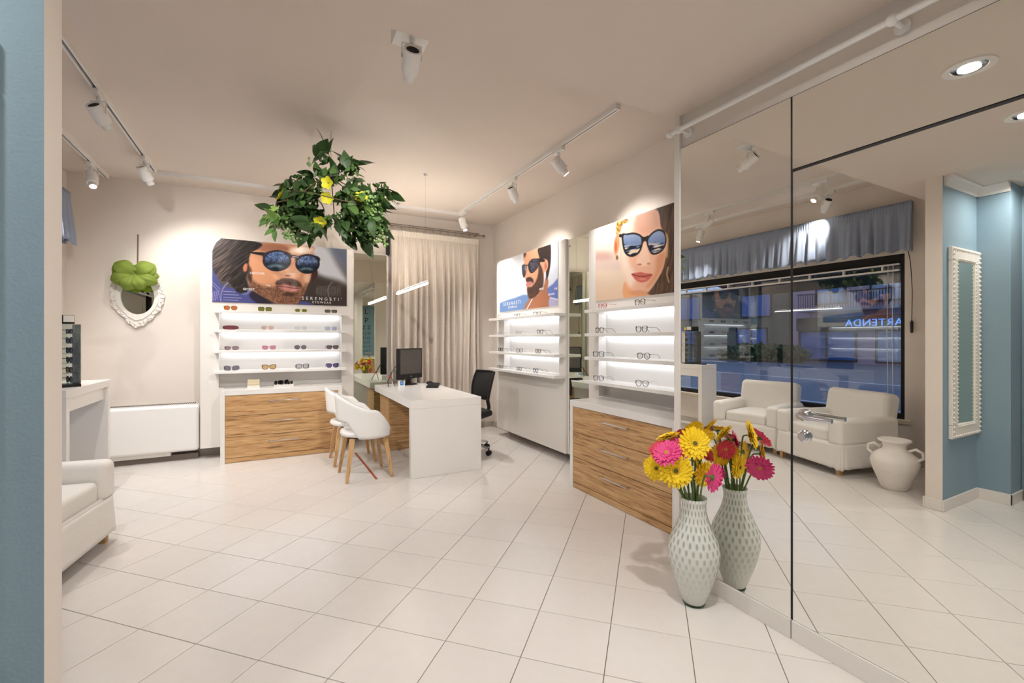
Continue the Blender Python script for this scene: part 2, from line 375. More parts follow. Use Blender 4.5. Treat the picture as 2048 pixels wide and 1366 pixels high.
# mouldings
def cove(name, p0, p1, inward, label):
    mb = MB(); d = Vector(p1)-Vector(p0); n = Vector(inward)
    prof = [(0, 0), (0, -.075), (.012, -.075), (.02, -.055), (.045, -.022), (.06, -.012), (.06, 0)]
    vs = [Vector(q)+n*a+Vector((0, 0, b)) for q in (p0, p1) for a, b in prof]; k = len(prof)
    mb.add(vs, [(i, (i+1) % k, k+(i+1) % k, k+i) for i in range(k)]+[tuple(range(k)), tuple(range(2*k-1, k-1, -1))])
    struct(name, mb, M_TRIM, label, 'moulding')
cove('trim_1', (BX, PY0, ZLOW), (PX-.02, PY0, ZLOW), (0, -1, 0), 'white cove moulding above the blue partition wall')
cove('trim_2', (BX, 1.28, ZLOW), (BX, PY0, ZLOW), (1, 0, 0), 'white cove moulding above the blue entrance wall')
# skirtings
H = .085
struct('baseboard_partition', MB().box(BX, PX+.012, PY0-.012, PY0, 0, H).box(PX, PX+.012, PY0, PY1, 0, H).box(XL, PX+.012, PY1, PY1+.012, 0, H), M_TRIM, 'white skirting around the foot of the blue partition', 'skirting', bevel=.003)
struct('baseboard_entrance', MB().box(BX, BX+.012, 1.268, PY0-.012, 0, H).box(BX-.25, BX+.012, 1.268, 1.28, 0, H).box(BX-.25, BX-.238, YR, .405, 0, H), M_TRIM, 'white skirting under the blue entrance wall', 'skirting', bevel=.003)
struct('baseboard_back', MB().box(XL, XR, YB-.012, YB, 0, .08), M_SKIRT, 'grey stone skirting under the back wall', 'skirting', bevel=.002)
struct('baseboard_right', MB().box(XR-.012, XR, 1.82, YB-.012, 0, .08), M_SKIRT, 'grey stone skirting under the frame display wall', 'skirting', bevel=.002)
struct('baseboard_left', MB().box(XL, XL+.012, PY1+.012, YB-.012, 0, .08), M_SKIRT, 'stone skirting under the shop window wall', 'skirting', bevel=.002)
struct('baseboard_mirror', MB().box(XM-.004, XM+.012, 1.163, 1.807, 0, .083).box(XM-.004, XM+.012, .22, 1.157, 0, .083).box(XM-.004, XM+.012, YR, .215, 0, .083), M_TRIM, 'white plinth along the foot of the mirrored panels', 'skirting', bevel=.002)
struct('trim_3', MB().box(XM-.004, XM+.012, 1.768, 1.807, .083, 2.55), M_TRIM, 'white upright edge strip beside the mirror', 'trim', bevel=.002)
# mirrored panels
t = MB().box(XM+.002, XM+.0115, 1.164, 1.768, .085, 2.366).build('wall_mirror_panel', M_MIRROR); tag(t, 'tall narrow mirror panel fixed behind the flower vase', 'mirror')
t = MB().box(XM+.002, XM+.0115, .215, 1.156, 2.050, 2.366).build('wall_mirror_panel', M_MIRROR); tag(t, 'long mirror strip above the mirrored door', 'mirror')
struct('trim_4', MB().box(XM+.006, XM+.0119, .205, 1.764, .083, 2.37), M_DARK, 'dark backing showing in the joints between mirrors', 'trim')
dr = thing('door_1', 'mirrored door with a chrome lever handle and round lock', 'door', (XM, .69, 0), kind='structure')
MB().box(.002, .0118, -.47, .464, .085, 2.036).build('mirror_pane', M_MIRROR, dr)
hd = MB().lathe([(.026, 0), (.026, .008), (.019, .011), (.0145, .016), (.0145, .045), (.0, .045)], 24).xf(Matrix.Rotation(-PI/2, 4, 'Y')).tube([(-.038, 0, 0), (-.05, -.012, 0), (-.052, -.03, 0), (-.050, -.13, -.002)], [.0125, .0125, .0115, .0095], 12).build('lever_handle', M_CHROME, dr, (.002, 1.104-.69, .985), smooth=True)
MB().lathe([(.027, 0), (.027, .006), (.02, .009), (.02, .02), (.016, .022), (.016, .028), (.0, .028)], 24).xf(Matrix.Rotation(-PI/2, 4, 'Y')).build('lock_rosette', M_CHROME, dr, (.002, 1.104-.69, .895), smooth=True)
# white pole above the mirrors
t = thing('curtain_pole', 'white pole on brackets above the mirror wall', 'curtain pole', (1.93, 1.2, 2.435))
MB().tube([(0, .56, 0), (0, -1.0, 0)], .0125, 12).build('pole', M_WHITEM, t, smooth=True)
MB().ball((0, .575, 0), .021, 12, 8).build('finial', M_WHITEM, t, smooth=2)
for y in (.515, -.43):
    b = MB().lathe([(.026, 0), (.026, .01), (.012, .014)], 18).xf(Matrix.Translation((.0815, y, 0)) @ Matrix.Rotation(-PI/2, 4, 'Y'))
    b.tube([(.075, y, 0), (.0, y, 0)], .010, 10).ball((0, y, 0), .021, 12, 8).build('bracket', M_WHITEM, t, smooth=True)

# ------------------------------------------------------------------ shop window, blind, valance
wn = thing('window_1', 'large dark framed shop window onto the street', 'window', (XL, (WY0+WY1)/2, WZ0), kind='structure')
hw = (WY1-WY0)/2; hz = WZ1-WZ0
MB().box(-.12, -.04, -hw, hw, 0, .055).box(-.12, -.04, -hw, hw, hz-.11, hz).box(-.12, -.04, -hw, -hw+.05, .055, hz-.11).box(-.12, -.04, hw-.05, hw, .055, hz-.11).build('window_frame', M_BLACKM, wn, bevel=.004)
MB().box(-.083, -.077, -hw+.045, hw-.045, .05, hz-.105).build('pane', M_PANE, wn)
MB().box(-.30, .035, -hw-.06, hw+.06, -.04, -.001).build('window_sill', mat('sill_stone', (214, 200, 178), .4, noise=.08, nscale=20), wn, bevel=.004)
bl = thing('venetian_blind', 'white blind drawn right up under the shop window head', 'blind', (XL, (WY0+WY1)/2, 2.06))
MB().box(-.035, -.005, -hw+.05, hw-.05, .035, .05).build('headrail', M_WHITEM, bl)
MB().box(-.035, -.005, -hw+.05, hw-.05, -.03, -.012).build('bottom_rail', M_WHITEM, bl)
for i in range(9):
    y = -hw+.2+i*(2*hw-.4)/8
    MB().box(-.036, -.004, y-.008, y+.008, -.03, .05).build('ladder_tape', M_WHITEM, bl)
for y in (-hw+.10, -hw+.145): MB().tube([(-.003, y, .035), (-.003, y+.01, -.7), (-.003, y, -1.5)], .003, 6).build('cord', M_WHITEM, bl)
t = thing('pull_switch', 'black pull cord with a black grip hanging beside the shop window', 'pull cord', (XL+.03, WY0-.07, 1.5))
MB().tube([(0, .03, .72), (0, .01, .6), (0, -.005, .3), (0, 0, 0)], .0035, 6).build('cord', M_BLACK, t)
MB().lathe([(.006, -.13), (.013, -.12), (.014, -.02), (.006, 0)], 12).build('grip', M_BLACK, t, smooth=True)

def frill(y0, y1, z0, z1, x, amp, n, seed, taper=True):
    rng = random.Random(seed); ph = [rng.uniform(0, 6.28) for _ in range(6)]; W = y1-y0
    def fn(u, v):
        y = y0+W*u; z = z1+(z0-z1)*v
        k = .12 if v < .16 else (v-.16)/.84
        a = amp*(.10+.90*min(1, k*1.2))
        g_ = PI*n*u+ph[0]+.9*math.sin(2*PI*u*n*.23+ph[1]); o = a*(2.2*abs(math.sin(g_))**.7-1.1+.25*math.sin(2*PI*n*2.3*u+ph[2]))
        if v < .16: o = .006*math.sin(2*PI*n*5*u+ph[3])
        z += (.018*math.sin(2*PI*n*u+ph[4]) if v > .9 else 0)
        return (x+o, y, z)
    return MB().grid(n*16, 14, fn)
vl = thing('valance', 'gathered grey blue cotton valance above the shop window', 'valance', (XL+.11, 4.0, 2.47))
frill(-1.88, 1.82, -.25, .25, 0, .036, 26, 3).build('ruffle', M_VAL, vl, smooth=2, solid=.004)
frill(-.04, .04, -.25, .25, 0, .0, 2, 3).xf(Matrix.Rotation(PI/2, 4, 'Z')).xf(Matrix.Translation((-.04, -1.86, 0))).build('return_end', M_VAL, vl, smooth=2, solid=.004)
MB().tube([(-.02, -1.86, .2), (-.02, 1.80, .2)], .008, 8).build('rail', M_WHITEM, vl)

# ------------------------------------------------------------------ the street outside
M_ROAD = mat('asphalt', (96, 104, 122), .55, noise=.12, nscale=.6)
M_PAVE = mat('pavement', (130, 134, 142), .8, noise=.1, nscale=1)
struct('road', MB().box(-60, XL-2.2, -40, 80, -.45, -.30), M_ROAD, 'wide blue grey street outside the shop window', 'road')
struct('sidewalk', MB().box(XL-2.2, XL-T, -40, 80, -.45, -.18), M_PAVE, 'pavement outside the shop window', 'pavement')
for i, xx in enumerate((-8.2, -15.0)):
    tag(MB().box(xx-.08, xx+.08, -38, 78, -.2995, -.2955).build('lane_marking', mat('road_paint', (205, 210, 220), .7)), ('pale painted line on the near side of the street', 'pale painted line on the far side of the street')[i], 'road marking')
M_OLIVE = mat('olive_render', (116, 112, 98), .9, noise=.06, nscale=.5); M_PINKB = mat('mauve_render', (178, 150, 165), .9, noise=.05, nscale=.5)
M_GREYB = mat('grey_render', (120, 128, 140), .9, noise=.06, nscale=.5)
M_WINB = mat('far_window_glass', (70, 105, 165), .1); M_FRAMEB = mat('far_window_frame', (58, 50, 50), .6)
M_WINL = mat('far_shutter', (150, 158, 180), .7)
def far_building(name, label, x, y0, y1, zt, m, wins, depth=9, gutter=True):
    b = thing(name, label, 'building', (x, (y0+y1)/2, -.3), group=None)
    ym = (y0+y1)/2
    MB().box(-depth, 0, y0-ym, y1-ym, 0, zt+.3).build('wall', m, b)
    MB().box(-depth-.3, .35, y0-ym-.2, y1-ym+.2, zt+.3, zt+.55).build('roof', M_FRAMEB, b)
    for (ya, yb, za, zb, lit) in wins:
        f = MB().box(0, .09, ya-ym, yb-ym, za+.3, za+.42).box(0, .09, ya-ym, yb-ym, zb+.18, zb+.3).box(0, .09, ya-ym, ya-ym+.1, za+.42, zb+.18).box(0, .09, yb-ym-.1, yb-ym, za+.42, zb+.18).box(0, .08, (ya+yb)/2-ym-.05, (ya+yb)/2-ym+.05, za+.42, zb+.18).build('window', M_FRAMEB, b)
        MB().box(-.02, .03, ya-ym+.08, yb-ym-.08, za+.40, zb+.2).build('pane', M_WINL if lit else M_WINB, f)
    return b
wA = [(y, y+2.6, 3.0, 5.2, 0) for y in (21.2, 27.8, 33.0)]+[(21.5, 24.2, .7, 2.2, 0), (28, 31, .7, 2.4, 0), (34, 37, .7, 2.4, 1)]
far_building('apartment_building', 'low olive building across the street with dark windows', -30, 19.9, 40, 5.3, M_OLIVE, wA)
wB = [(y, y+1.9, 3.6, 6.0, i == 1) for i, y in enumerate((9.0, 12.4, 15.6))]+[(15, 18.6, -.2, 1.9, 0), (10.0, 14.0, -.2, 1.9, 1)]
bb = far_building('apartment_building', 'mauve apartment house across the street with a balcony and shop sign', -29, 6.5, 19.2, 9.5, M_PINKB, wB)
bm = (6.5+19.2)/2
mb = MB().box(0, 1.3, 8-bm, 18-bm, 3.4, 3.6)
mb.build('balcony_slab', M_GREYB, bb)
mb = MB().box(1.22, 1.28, 8-bm, 18-bm, 4.55, 4.62)
for k in range(67): mb.box(1.235, 1.265, 8.02-bm+k*.15, 8.05-bm+k*.15, 3.6, 4.56)
tag(mb.build('balcony_railing', M_FRAMEB, bb), kind='stuff')
MB().box(0, .35, 8.2-bm, 18.6-bm, 2.15, 3.05).build('shop_fascia', mat('dark_fascia', (74, 70, 66), .7), bb)
text('ARTENDA', .62, mat_emit('sign_blue', (80, 140, 235), .9), bb, (.37, 14.0-bm, 2.6), (PI/2, 0, PI/2), ext=.02, space=1.1)
far_building('apartment_building', 'distant grey building at the end of the street', -46, 50, 66, 8, M_GREYB, [(y, y+2, z, z+2, 0) for y in (52, 57, 62) for z in (1, 4.5)])
far_building('apartment_building', 'grey corner house beside the mauve apartment house', -30, -12, 5.5, 8, M_GREYB, [(y, y+2, z, z+2, 0) for y in (-9, -4, 1) for z in (1, 4.5)])
# dark canopy over the pavement
t = thing('canopy', 'dark canopy projecting outside over the shop window', 'canopy', (XL-T, 3.0, 2.15))
MB().add([(0, -2.4, .10), (-.95, -2.4, -.12), (-.95, 1.95, -.12), (0, 1.95, .10), (0, -2.4, .22), (-.95, -2.4, .05), (-.95, 1.95, .05), (0, 1.95, .22)], [(0,3,2,1),(4,5,6,7),(0,1,5,4),(1,2,6,5),(2,3,7,6),(3,0,4,7)]).build('roof', M_BLACKM, t)
MB().tube([(0, -1.6, .15), (-.9, -1.6, -.05)], .02, 6).build('arm', M_BLACK, t); MB().tube([(0, 1.2, .15), (-.9, 1.2, -.05)], .02, 6).build('arm', M_BLACK, t)
def leaf_cloud(n, c, r, size, seed):
    rng = np.random.RandomState(seed); mb = MB()
    for k in range(n):
        d = rng.normal(size=3); d /= np.linalg.norm(d); p = np.array(c)+d*np.array(r)*rng.uniform(.3, 1)**.6
        a = rng.normal(size=3); a /= np.linalg.norm(a); b = np.cross(a, rng.normal(size=3)); b /= np.linalg.norm(b); s = size*rng.uniform(.6, 1.3)
        mb.add([p-a*s, p+b*s*.45, p+a*s, p-b*s*.45], [(0, 1, 2, 3)])
    return mb
for lab, loc, hh, rr in (('dark street tree with drooping branches outside the shop window', (-7.2, 3.2, -.3), 4.0, (1.9, 2.1, 1.25)), ('dark street tree beyond the olive building', (-33, 45, -.3), 5.5, (2.2, 2.2, 2.2))):
    t = thing('street_tree', lab, 'tree', loc)
    MB().tube([(0, 0, 0), (.1, .1, hh*.6), (0, .2, hh)], [.2, .15, .08], 8).build('trunk', M_STEM, t)
    tag(leaf_cloud(1500, (0, 0, hh), rr, .28, 5).build('foliage', M_GREEN[0], t, fix=False), kind='stuff')
hed = thing('hedge', 'low dark hedge along the far side of the street', 'hedge', (-26.5, 20, -.3))
tag(leaf_cloud(1400, (0, 0, .6), (.8, 3.6, .7), .22, 9).build('foliage', M_GREEN[0], hed, fix=False), kind='stuff'); MB().box(-.3, .3, -3, 3, 0, .8).build('stems', M_STEM, hed)

# ------------------------------------------------------------------ ceiling tracks and spotlights
def track(label, p0, p1):
    p0, p1 = Vector(p0), Vector(p1); d = p1-p0; L = d.length; ang = math.atan2(d.y, d.x)
    t = thing('ceiling_track', label, 'track', (p0+d/2)[:], ang, 'white ceiling lighting tracks')
    MB().box(-L/2, L/2, -.02, -.008, -.034, .001).box(-L/2, L/2, .008, .02, -.034, .001).box(-L/2, L/2, -.008, .008, -.012, .001).box(-L/2, -L/2+.012, -.008, .008, -.034, -.012).box(L/2-.012, L/2, -.008, .008, -.034, -.012).build('rail', M_WHITEM, t)
    MB().box(-L/2+.012, L/2-.012, -.0078, .0078, -.0125, -.0121).build('contact_slot', M_DARK, t)
    return t
XT1, XT2, XT4, YT3 = -1.035, -1.51, 2.20, 5.66
track('white ceiling track running beside the hanging plant towards the back wall', (XT1, 1.95, ZC), (XT1, 5.62, ZC))
track('white ceiling track running close to the shop window', (XT2, 2.3, ZC), (XT2, 6.06, ZC))
track('white ceiling track running parallel to the back wall', (XT1-.02, YT3, ZC), (XT4+.02, YT3, ZC))
track('white ceiling track in front of the optical frame displays', (XT4, 2.5, ZC), (XT4, 5.60, ZC))
def spotlight(label, p, aim, track_ang=PI/2, box=False, on=True, power=1, angle=104, group=None):
    t = thing('spotlight', label, 'spotlight', p, 0, group)
    R = Matrix.Rotation(track_ang, 4, 'Z')
    if box: MB().box(-.085, .085, -.085, .085, 0, ZC-p[2]+.001).build('mounting_box', M_WHITEM, t, bevel=.004)
    else: MB().box(-.075, .075, -.019, .019, -.032, .0).xf(R).build('adapter', M_WHITEM, t, bevel=.003)
    z0 = 0 if box else -.032
    a = Vector(aim).normalized(); side = a.cross(Vector((0, 0, 1))); side = side.normalized() if side.length > .05 else Vector((1, 0, 0))
    c = Vector((0, 0, z0-.10))                      # pivot: middle of the rear half of the can
    MB().tube([(0, 0, z0), (0, 0, z0-.022)], .012, 12).build('swivel', M_WHITEM, t)
    pts = [c+side*.049, c+side*.049+Vector((0, 0, .075)), c-side*.049+Vector((0, 0, .075)), c-side*.049]
    MB().tube(pts, .0045, 6).tube([c+side*.053, c+side*.042], .009, 8).tube([c-side*.053, c-side*.042], .009, 8).build('yoke', M_WHITEM, t)
    Q = a.to_track_quat('Z', 'Y').to_matrix().to_4x4(); TM = Matrix.Translation(c) @ Q
    MB().lathe([(.030, -.045), (.041, -.055), (.046, -.050), (.046, .062), (.043, .070), (.030, .070)], 24, caps=False).lathe([(.030, -.045), (.0, -.02)], 24, caps=False).xf(TM).build('can', M_PLAST, t, smooth=True)
    MB().lathe([(.034, -.047), (.034, -.043), (0, -.043)], 16).xf(TM).build('heat_sink', M_DARK, t)
    MB().lathe([(.030, .068), (.030, .112), (.026, .112), (.026, .098)], 24, caps=False).xf(TM).build('snoot', M_PLAST, t, smooth=True)
    MB().lathe([(.0265, .098), (.0, .0975)], 24, caps=False).xf(TM).build('lamp_lens', M_LAMP if on else M_PLAST, t, fix=False)
    if on: lamp('spot_beam', 'SPOT', t, c+a*.106, SPOT_W*power, NEUT, a, .018, angle, .75)
    return t
zt = ZC-.034
G = 'track spotlights'
spotlight('white spotlight on the ceiling track beside the hanging plant, nearer the entrance', (XT1, 3.98, zt), (.30, .72, -.62), group=G, power=.8)
spotlight('white spotlight on the ceiling track beside the hanging plant, nearer the back wall', (XT1, 5.22, zt), (.35, .50, -.8), group=G, power=.62)
spotlight('white spotlight on the ceiling track over the white armchairs', (XT1, 2.63, zt), (.55, .25, -.75), group=G)
spotlight('white spotlight glowing above the oval mirror near the window', (XT2, 5.62, zt), (.22, -.45, -.85), group=G, power=.75)
spotlight('white spotlight on the window track above the white console', (XT2, 4.50, zt), (.25, .15, -.9), group=G, power=.8)
spotlight('white spotlight on the window track aimed back at the grey valance', (XT2, 2.80, zt), (-.42, .55, -.62), group=G, power=.5, angle=70)
spotlight('white spotlight in front of the curtain at the track corner', (XT4, 5.50, zt), (.22, -.22, -.95), group=G, power=1.1, angle=90)
spotlight('white spotlight lighting the poster of the bearded man in profile', (XT4, 4.12, zt), (.55, .30, -.72), group=G, power=.5, angle=80)
spotlight('white spotlight lighting the poster of the woman', (XT4, 3.27, zt), (.55, -.22, -.72), group=G, power=.5, angle=80)
spotlight('white spotlight hanging alone from a square ceiling box', (.63, 2.28, 2.845), (.10, .86, -.50), box=True, group='single ceiling spotlight', power=1.2)

def downlight(label, x, y, power=1.0):
    t = thing('recessed_downlight', label, 'downlight', (x, y, ZLOW), 0, 'recessed ceiling downlights')
    MB().lathe([(.092, .001), (.092, -.006), (.070, -.009), (.064, -.004), (.064, .001)], 36, caps=False).build('trim_ring', M_WHITEM, t, smooth=True)
    MB().lathe([(.063, -.003), (.056, -.0075), (.040, -.004)], 36, caps=False).build('reflector', M_CHROME, t, smooth=True)
    MB().lathe([(.040, -.0045), (0, -.0045)], 28, caps=False).build('lamp_lens', M_LAMP, t, fix=False)
    d = bpy.data.lights.new('down_beam', 'AREA'); d.shape = 'DISK'; d.size = .078; d.energy = DOWN_W*power; d.color = NEUT; d.spread = math.radians(165)
    o = bpy.data.objects.new('down_beam', d); COL.objects.link(o); o.parent = t; o.location = (0, 0, -.0095)
downlight('recessed downlight close to the mirrored door', 1.20, .83, 1.6)
downlight('recessed downlight in the middle of the lowered ceiling', .33, .85, .4)
downlight('recessed downlight in front of the blue partition', -.95, 1.08, .75)
for lab, x, y in (('recessed downlight further back near the mirrored wall', 1.2, -1.1), ('recessed downlight further back near the blue wall', -.4, -1.1)): downlight(lab, x, y)

# ------------------------------------------------------------------ printed posters (flat print held in a colour attribute)
def smooth_pts(pts, n=6):
    P = np.array(pts, float); out = []
    for i in range(len(P)):
        p0, p1, p2, p3 = P[i-1], P[i], P[(i+1) % len(P)], P[(i+2) % len(P)]
        for t in np.arange(n)/n:
            out.append(.5*((2*p1)+(-p0+p2)*t+(2*p0-5*p1+4*p2-p3)*t*t+(-p0+3*p1-3*p2+p3)*t**3))
    return np.array(out)
class Paint:
    def __init__(s, X, Y, c): s.X, s.Y = X, Y; s.C = np.tile(np.array(c, float), (len(X), 1))
    def blend(s, a, c):
        c = np.array(c, float); s.C = s.C*(1-a[:, None])+(c if c.ndim == 2 else c[None])*a[:, None]
    def poly_a(s, pts, w=6, sm=True):
        P = smooth_pts(pts) if sm else np.array(pts, float); x, y = s.X, s.Y
        ins = np.zeros(len(x), bool); d2 = np.full(len(x), 1e12)
        for i in range(len(P)):
            (x0, y0), (x1, y1) = P[i-1], P[i]
            c = ((y0 > y) != (y1 > y)); 
            with np.errstate(divide='ignore', invalid='ignore'): xi = x0+(y-y0)*(x1-x0)/((y1-y0) if y1 != y0 else 1e-9)
            ins ^= c & (x < xi)
            dx, dy = x1-x0, y1-y0; t = np.clip(((x-x0)*dx+(y-y0)*dy)/max(dx*dx+dy*dy, 1e-9), 0, 1)
            d2 = np.minimum(d2, (x-x0-t*dx)**2+(y-y0-t*dy)**2)
        sd = np.sqrt(d2)*np.where(ins, 1, -1); t = np.clip((sd+w)/(2*w), 0, 1); return t*t*(3-2*t)
    def poly(s, pts, c, a=1., w=6, sm=True, mod=None):
        k = s.poly_a(pts, w, sm)*a
        if mod is not None: k = k*mod
        s.blend(k, c)
    def ell(s, cx, cy, rx, ry, c, a=1., soft=.25, rot=0, mod=None):
        cr, sr = math.cos(rot), math.sin(rot); dx, dy = s.X-cx, s.Y-cy
        q = np.sqrt(((dx*cr+dy*sr)/rx)**2+((-dx*sr+dy*cr)/ry)**2); t = np.clip((1+soft-q)/(2*soft), 0, 1); k = t*t*(3-2*t)*a
        if mod is not None: k = k*mod
        s.blend(k, c)
    def line(s, pts, w, c, a=1.):
        k = np.zeros(len(s.X))
        for (x0, y0), (x1, y1) in zip(pts[:-1], pts[1:]):
            dx, dy = x1-x0, y1-y0; t = np.clip(((s.X-x0)*dx+(s.Y-y0)*dy)/max(dx*dx+dy*dy, 1e-9), 0, 1)
            d = np.sqrt((s.X-x0-t*dx)**2+(s.Y-y0-t*dy)**2); k = np.maximum(k, np.clip((w-d)/w*1.6, 0, 1))
        s.blend(k*a, c)
    def noise(s, sx, sy, rot=0, seed=0):
        cr, sr = math.cos(rot), math.sin(rot); x = (s.X*cr+s.Y*sr)/sx; y = (-s.X*sr+s.Y*cr)/sy
        rng = np.random.RandomState(seed); T = rng.rand(128, 128); xi = np.floor(x).astype(int); yi = np.floor(y).astype(int); fx, fy = x-xi, y-yi
        fx, fy = fx*fx*(3-2*fx), fy*fy*(3-2*fy); g = lambda a, b: T[a % 128, b % 128]
        return (g(xi, yi)*(1-fx)+g(xi+1, yi)*fx)*(1-fy)+(g(xi, yi+1)*(1-fx)+g(xi+1, yi+1)*fx)*fy
def to_crop(W, ox, oy, k):
    d = W[:, 0]*Fv[0]+W[:, 1]*Fv[1]; l = W[:, 0]*Rv[0]+W[:, 1]*Rv[1]
    return (1024+FPX*l/d-ox)*k, (HORY-FPX*(W[:, 2]-CAMH)/d-oy)*k
def poster(label, base, rz, w, h, nu, nv, paint, crop):
    """panel of w x h, front towards local -y, lower left corner at base"""
    p = MB().box(0, w, 0, .008, 0, h).build('poster', M_LACM); p.location = base; p.rotation_euler = (0, 0, rz)
    tag(p, label, 'poster', 'eyewear posters above the shelves')
    xs, zs = np.linspace(.001, w-.001, nu), np.linspace(.001, h-.001, nv)
    g = MB().grid(nu, nv, lambda u, v: (.001+u*(w-.002), -.0006, .001+v*(h-.002)))
    o = g.build('print', mat_vcol('print_'+label[:12]), p, fix=False)
    V = np.array(g.v); c, s_ = math.cos(rz), math.sin(rz)
    Wd = np.stack([base[0]+V[:, 0]*c-V[:, 1]*s_, base[1]+V[:, 0]*s_+V[:, 1]*c, base[2]+V[:, 2]], 1)
    X, Y = to_crop(Wd, *crop); P = Paint(X, Y, (200, 200, 200)); paint(P)
    rgb = lin(np.clip(P.C, 0, 255)); a = o.data.color_attributes.new('print', 'FLOAT_COLOR', 'POINT')
    a.data.foreach_set('color', np.concatenate([rgb, np.ones((len(rgb), 1))], 1).ravel())
    return p

def lens(P, out, shrink, base, seed, dark=(34, 31, 36)):
    A = np.array(out, float); c = A.mean(0); inn = c+(A-c)*shrink
    P.poly(out, dark, w=4); k = P.poly_a(inn, 4); return k, c
def paint_driver(P):
    X, Y = P.X, P.Y; n1 = P.noise(60, 60, seed=1); n2 = P.noise(10, 90, .9, 2); n3 = P.noise(9, 9, seed=3)
    k = np.clip((Y-300)/700, 0, 1); P.C = (1-k)[:, None]*np.array([150, 156, 168.])+k[:, None]*np.array([58, 50, 48.])
    P.poly([(1390, 330), (1560, 340), (1700, 560), (1830, 760), (1830, 830), (1700, 800), (1540, 720), (1450, 640), (1420, 500)], (206, 208, 214), .95, 50)
    P.poly([(1640, 340), (1900, 340), (1900, 700), (1780, 560)], (98, 108, 128), .9, 60)
    P.poly([(1280, 900), (1420, 700), (1860, 820), (1900, 1120), (1200, 1120)], (66, 56, 52), .9, 50)
    P.poly([(1360, 600), (1450, 620), (1455, 700), (1400, 760), (1330, 780)], (70, 46, 40), 1, 10)
    # jacket
    P.poly([(100, 580), (200, 620), (260, 800), (480, 860), (650, 900), (780, 1000), (1020, 1040), (1300, 1010), (1330, 1100), (100, 1100)], (78, 82, 140), 1, 10)
    P.poly([(640, 880), (780, 960), (900, 1040), (760, 1060), (620, 960)], (44, 36, 48), .9, 14)
    P.poly([(540, 820), (640, 880), (560, 930), (480, 880)], (120, 128, 178), .8, 14)
    # face
    P.poly([(620, 420), (660, 330), (760, 280), (1000, 290), (1400, 330), (1398, 440), (1390, 640), (1340, 800), (1270, 960), (1180, 1050), (980, 1050), (800, 960), (640, 860), (590, 740), (600, 560)], (202, 146, 112), 1, 8)
    P.poly([(630, 460), (780, 520), (900, 640), (940, 760), (760, 800), (640, 700)], (222, 158, 118), .9, 40)
    P.poly([(700, 300), (1000, 300), (1100, 380), (800, 400)], (150, 98, 76), .8, 30)
    P.ell(1270, 375, 130, 45, (252, 240, 226), .9, .6)
    P.ell(1160, 640, 80, 60, (236, 188, 158), .8, .6); P.ell(1330, 720, 40, 60, (236, 190, 160), .8, .6)
    # nose, mouth, beard
    P.poly([(1140, 560), (1200, 540), (1240, 680), (1210, 720), (1080, 710), (1060, 670), (1110, 640)], (226, 170, 138), .8, 14)
    P.ell(1090, 690, 34, 14, (112, 66, 54), .8, .5); P.ell(1130, 670, 60, 16, (246, 214, 190), .6, .6)
    bm = np.clip(.35+.9*P.noise(14, 14, seed=5), 0, 1)
    P.poly([(600, 690), (680, 770), (800, 820), (930, 830), (960, 760), (1060, 730), (1240, 770), (1265, 830), (1330, 790), (1290, 940), (1190, 1050), (980, 1055), (790, 960), (630, 850)], (92, 62, 48), .85, 26, mod=bm)
    P.poly([(940, 770), (1040, 725), (1180, 740), (1260, 800), (1240, 830), (1080, 790), (960, 810)], (66, 44, 38), .9, 12, mod=.5+.5*bm)
    P.poly([(960, 825), (1060, 808), (1110, 815), (1230, 850), (1210, 880), (1130, 890), (1040, 870)], (188, 118, 112), 1, 8)
    P.line([(955, 825), (1060, 830), (1120, 842), (1225, 852)], 7, (92, 52, 50))
    P.ell(1110, 925, 75, 26, (70, 46, 38), .85, .5)
    # hair
    hm = np.clip(n2*1.3-.25, 0, 1); H = np.array([44, 35, 34.])[None]*(1-hm[:, None])+np.array([122, 104, 94.])[None]*hm[:, None]
    hair = [(140, 420), (190, 300), (260, 225), (500, 240), (760, 290), (720, 360), (640, 400), (610, 480), (600, 620), (570, 720), (600, 860), (560, 900), (470, 900), (360, 780), (240, 740), (140, 560)]
    a = P.poly_a(hair, 12); P.blend(a, H*(.55+.45*np.clip((520-X)/300, 0, 1))[:, None])
    P.ell(566, 592, 30, 52, (206, 128, 96), 1, .3, .2); P.poly([(590, 560), (640, 620), (640, 760), (590, 720)], (58, 40, 34), .8, 16)
    P.poly([(140, 200), (260, 225), (190, 290), (140, 400)], (176, 190, 206), 1, 10)
    # sunglasses
    P.poly([(600, 385), (640, 395), (800, 405), (820, 440), (760, 440), (620, 410)], (34, 28, 28), 1, 5)
    for cx, cy, rx, ry, sd in ((955, 505, 178, 132, 11), (1335, 545, 152, 122, 12)):
        P.ell(cx, cy, rx, ry, (40, 36, 44), 1, .03); P.ell(cx, cy-ry*.45, rx*1.02, ry*.5, (50, 44, 54), 1, .1)
        nn = P.noise(13, 13, seed=sd); b = np.array([44, 60, 96.])[None]*(1-nn[:, None])+np.array([128, 152, 196.])[None]*nn[:, None]
        dk = np.clip((cy+ry*.15-Y)/(ry*.9)+.55, .25, 1); q = ((X-cx)/(rx*.87))**2+((Y-cy)/(ry*.86))**2; P.blend(np.clip((1-q)*9, 0, 1), b*dk[:, None])
        P.ell(cx-rx*.1, cy+ry*.55, rx*.55, ry*.2, (120, 150, 160), .7, .5); P.ell(cx-rx*.1, cy+ry*.78, rx*.35, ry*.2, (28, 34, 40), .9, .4)
    P.poly([(1110, 440), (1160, 435), (1230, 455), (1220, 480), (1150, 465), (1115, 480)], (40, 34, 40), 1, 4); P.line([(1150, 452), (1220, 462)], 7, (190, 180, 190))
    P.poly([(1450, 450), (1488, 480), (1470, 530)], (44, 40, 46), 1, 5)
    # graphic overlays
    W = (206, 206, 224)
